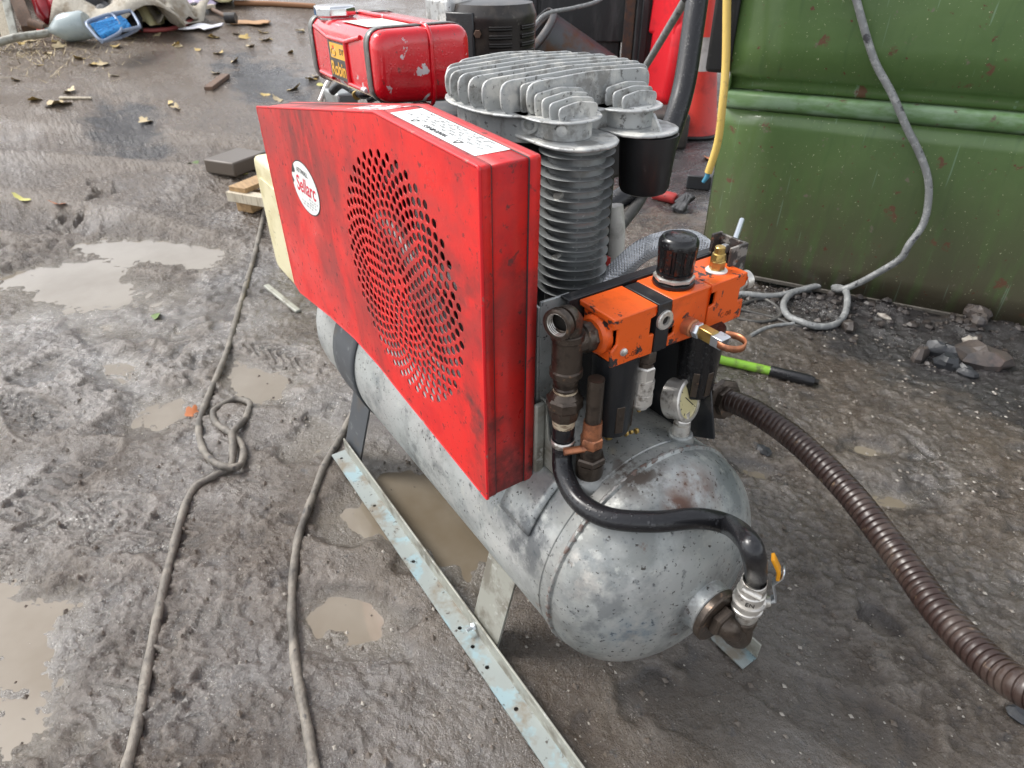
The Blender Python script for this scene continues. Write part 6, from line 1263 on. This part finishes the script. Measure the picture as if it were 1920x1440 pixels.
for i, p in enumerate(far):
    leaf(p, 0.034 + 0.024 * ((i * 37) % 10) / 10, ('leaf_yellow', 'leaf_pale')[i % 2], 'small dry yellow brown leaf scattered on the mud towards the scrap heap', 'dry leaves scattered over the far mud', i + 20, i % 4 != 0)
# rocks at the foot of the skip
def rock(px, rad, seed, m, label, dz=0.0, rz=0.0):
    p = Vector(px); p.z = gz(p.x, p.y) + rad[2] * 0.45 + dz
    o = B().blob(p, rad, seed, 9, 6, 0.30, Matrix.Rotation(rz, 3, 'Z')).build('rock', m, None, 25); return tag(o, label, 'rock', 'rocks at the foot of the skip')
rock((-0.0291, 1.7466, -0.0003), (0.075, 0.05, 0.038), 1, M['stone'], 'largest flat brown rock at the right foot of the skip', 0.0, 0.4)
rock((-0.0747, 1.6521, -0.0015), (0.034, 0.030, 0.026), 2, M['coal'], 'black lump left of the largest brown rock')
rock((-0.1146, 1.6963, -0.0001), (0.045, 0.028, 0.028), 3, M['coal'], 'dark lump above and left of the largest brown rock')
rock((-0.1454, 1.6325, -0.0011), (0.020, 0.036, 0.030), 4, M['stone'], 'upright grey stone left of the dark lumps')
rock((-0.1257, 1.9117, -0.0010), (0.026, 0.024, 0.022), 5, M['stone'], 'reddish stone between the skip and the largest rock')
rock((-0.1536, 1.9540, -0.0000), (0.040, 0.030, 0.026), 6, M['stone'], 'grey stone against the skip bottom, above the reddish stone')
rock((-0.0956, 1.8282, -0.0015), (0.022, 0.018, 0.016), 7, M['stone_pale'], 'pale buff stone just above the largest brown rock')
rock((-0.3711, 1.6147, -0.0008), (0.024, 0.022, 0.022), 8, M['clod'], 'rounded mud lump right of the grey hose coil')
rock((-0.0210, 1.6555, -0.0001), (0.035, 0.022, 0.016), 9, M['coal'], 'low black stone below the largest brown rock')
rock((0.5545, 0.6748, -0.0001), (0.020, 0.014, 0.012), 10, M['coal'], 'small black stone alone at the lower right edge')
rock((-0.1276, 0.8837, -0.0006), (0.022, 0.014, 0.010), 11, M['coal'], 'small dark stone in the mud behind the tank dome')
rock((-0.3391, 1.7516, -0.0014), (0.022, 0.010, 0.008), 12, M['stone_pale'], 'pale chip of stone on the spoil below the skip')

# spoil clods and grit too many to count
rs = random.Random(12); w = B(); tt = Vector(SKIP_A + (0,))
for k in range(200):
    t_ = rs.uniform(-0.05, 0.95); o_ = abs(rs.gauss(0.02, 0.13)); p = SA + SU * t_ + SN * o_
    r_ = 0.004 + 0.011 * rs.random() ** 2.5; w.blob((p.x, p.y, gz(p.x, p.y) + r_ * 0.3), (r_ * rs.uniform(0.8, 1.5), r_, r_ * 0.75), k, 6, 4, 0.35, Matrix.Rotation(rs.uniform(0, 6), 3, 'Z'))
w.build('rubble', M['clod'], None, 30, weld=False)['kind'] = 'stuff'
xs = np.array([rs.uniform(-1.5, 0.72) for _ in range(2600)]); ys = np.array([rs.uniform(-0.8, 1.7) for _ in range(2600)]); hz = height(xs, ys)
for nm, m_, lo, hi in (('gravel', M['stone_pale'], 0, 1300), ('mud_crumbs', M['crumb'], 1300, 2600)):
    w = B()
    for i in range(lo, hi):
        r_ = rs.choice((0.0018, 0.0022, 0.003, 0.0042)) * (1.0 if nm == 'gravel' else 1.4); c = Vector((xs[i], ys[i], hz[i] + r_ * 0.25)); a = rs.uniform(0, 6)
        vs = [c + Vector((r_ * 1.3 * math.cos(a + q * PI / 2), r_ * math.sin(a + q * PI / 2), rs.uniform(-.2, .2) * r_)) for q in range(4)] + [c + Vector((0, 0, r_ * 0.8)), c - Vector((0, 0, r_ * 0.8))]
        w.add(vs, [(0, 1, 4), (1, 2, 4), (2, 3, 4), (3, 0, 4), (1, 0, 5), (2, 1, 5), (3, 2, 5), (0, 3, 5)])
    w.build(nm, m_, None, 0, weld=False)['kind'] = 'stuff'
# dry grass tuft patch at the far left
w = B()
for k in range(700):
    p = Vector((-5.6664, -0.2819, 0.4279)) + Vector((rs.gauss(0, 0.35), rs.gauss(0, 0.32), 0)); p.z = gz(p.x, p.y); a = rs.uniform(0, 6.3); l_ = rs.uniform(0.04, 0.12); d = Vector((math.cos(a) * l_, math.sin(a) * l_, rs.uniform(0.005, 0.04))); s_ = Vector((-math.sin(a), math.cos(a), 0)) * 0.003
    w.add([p - s_, p + s_, p + d], [(0, 1, 2)])
w.build('dry_grass', M['leaf_pale'], None, 0, weld=False)['kind'] = 'stuff'
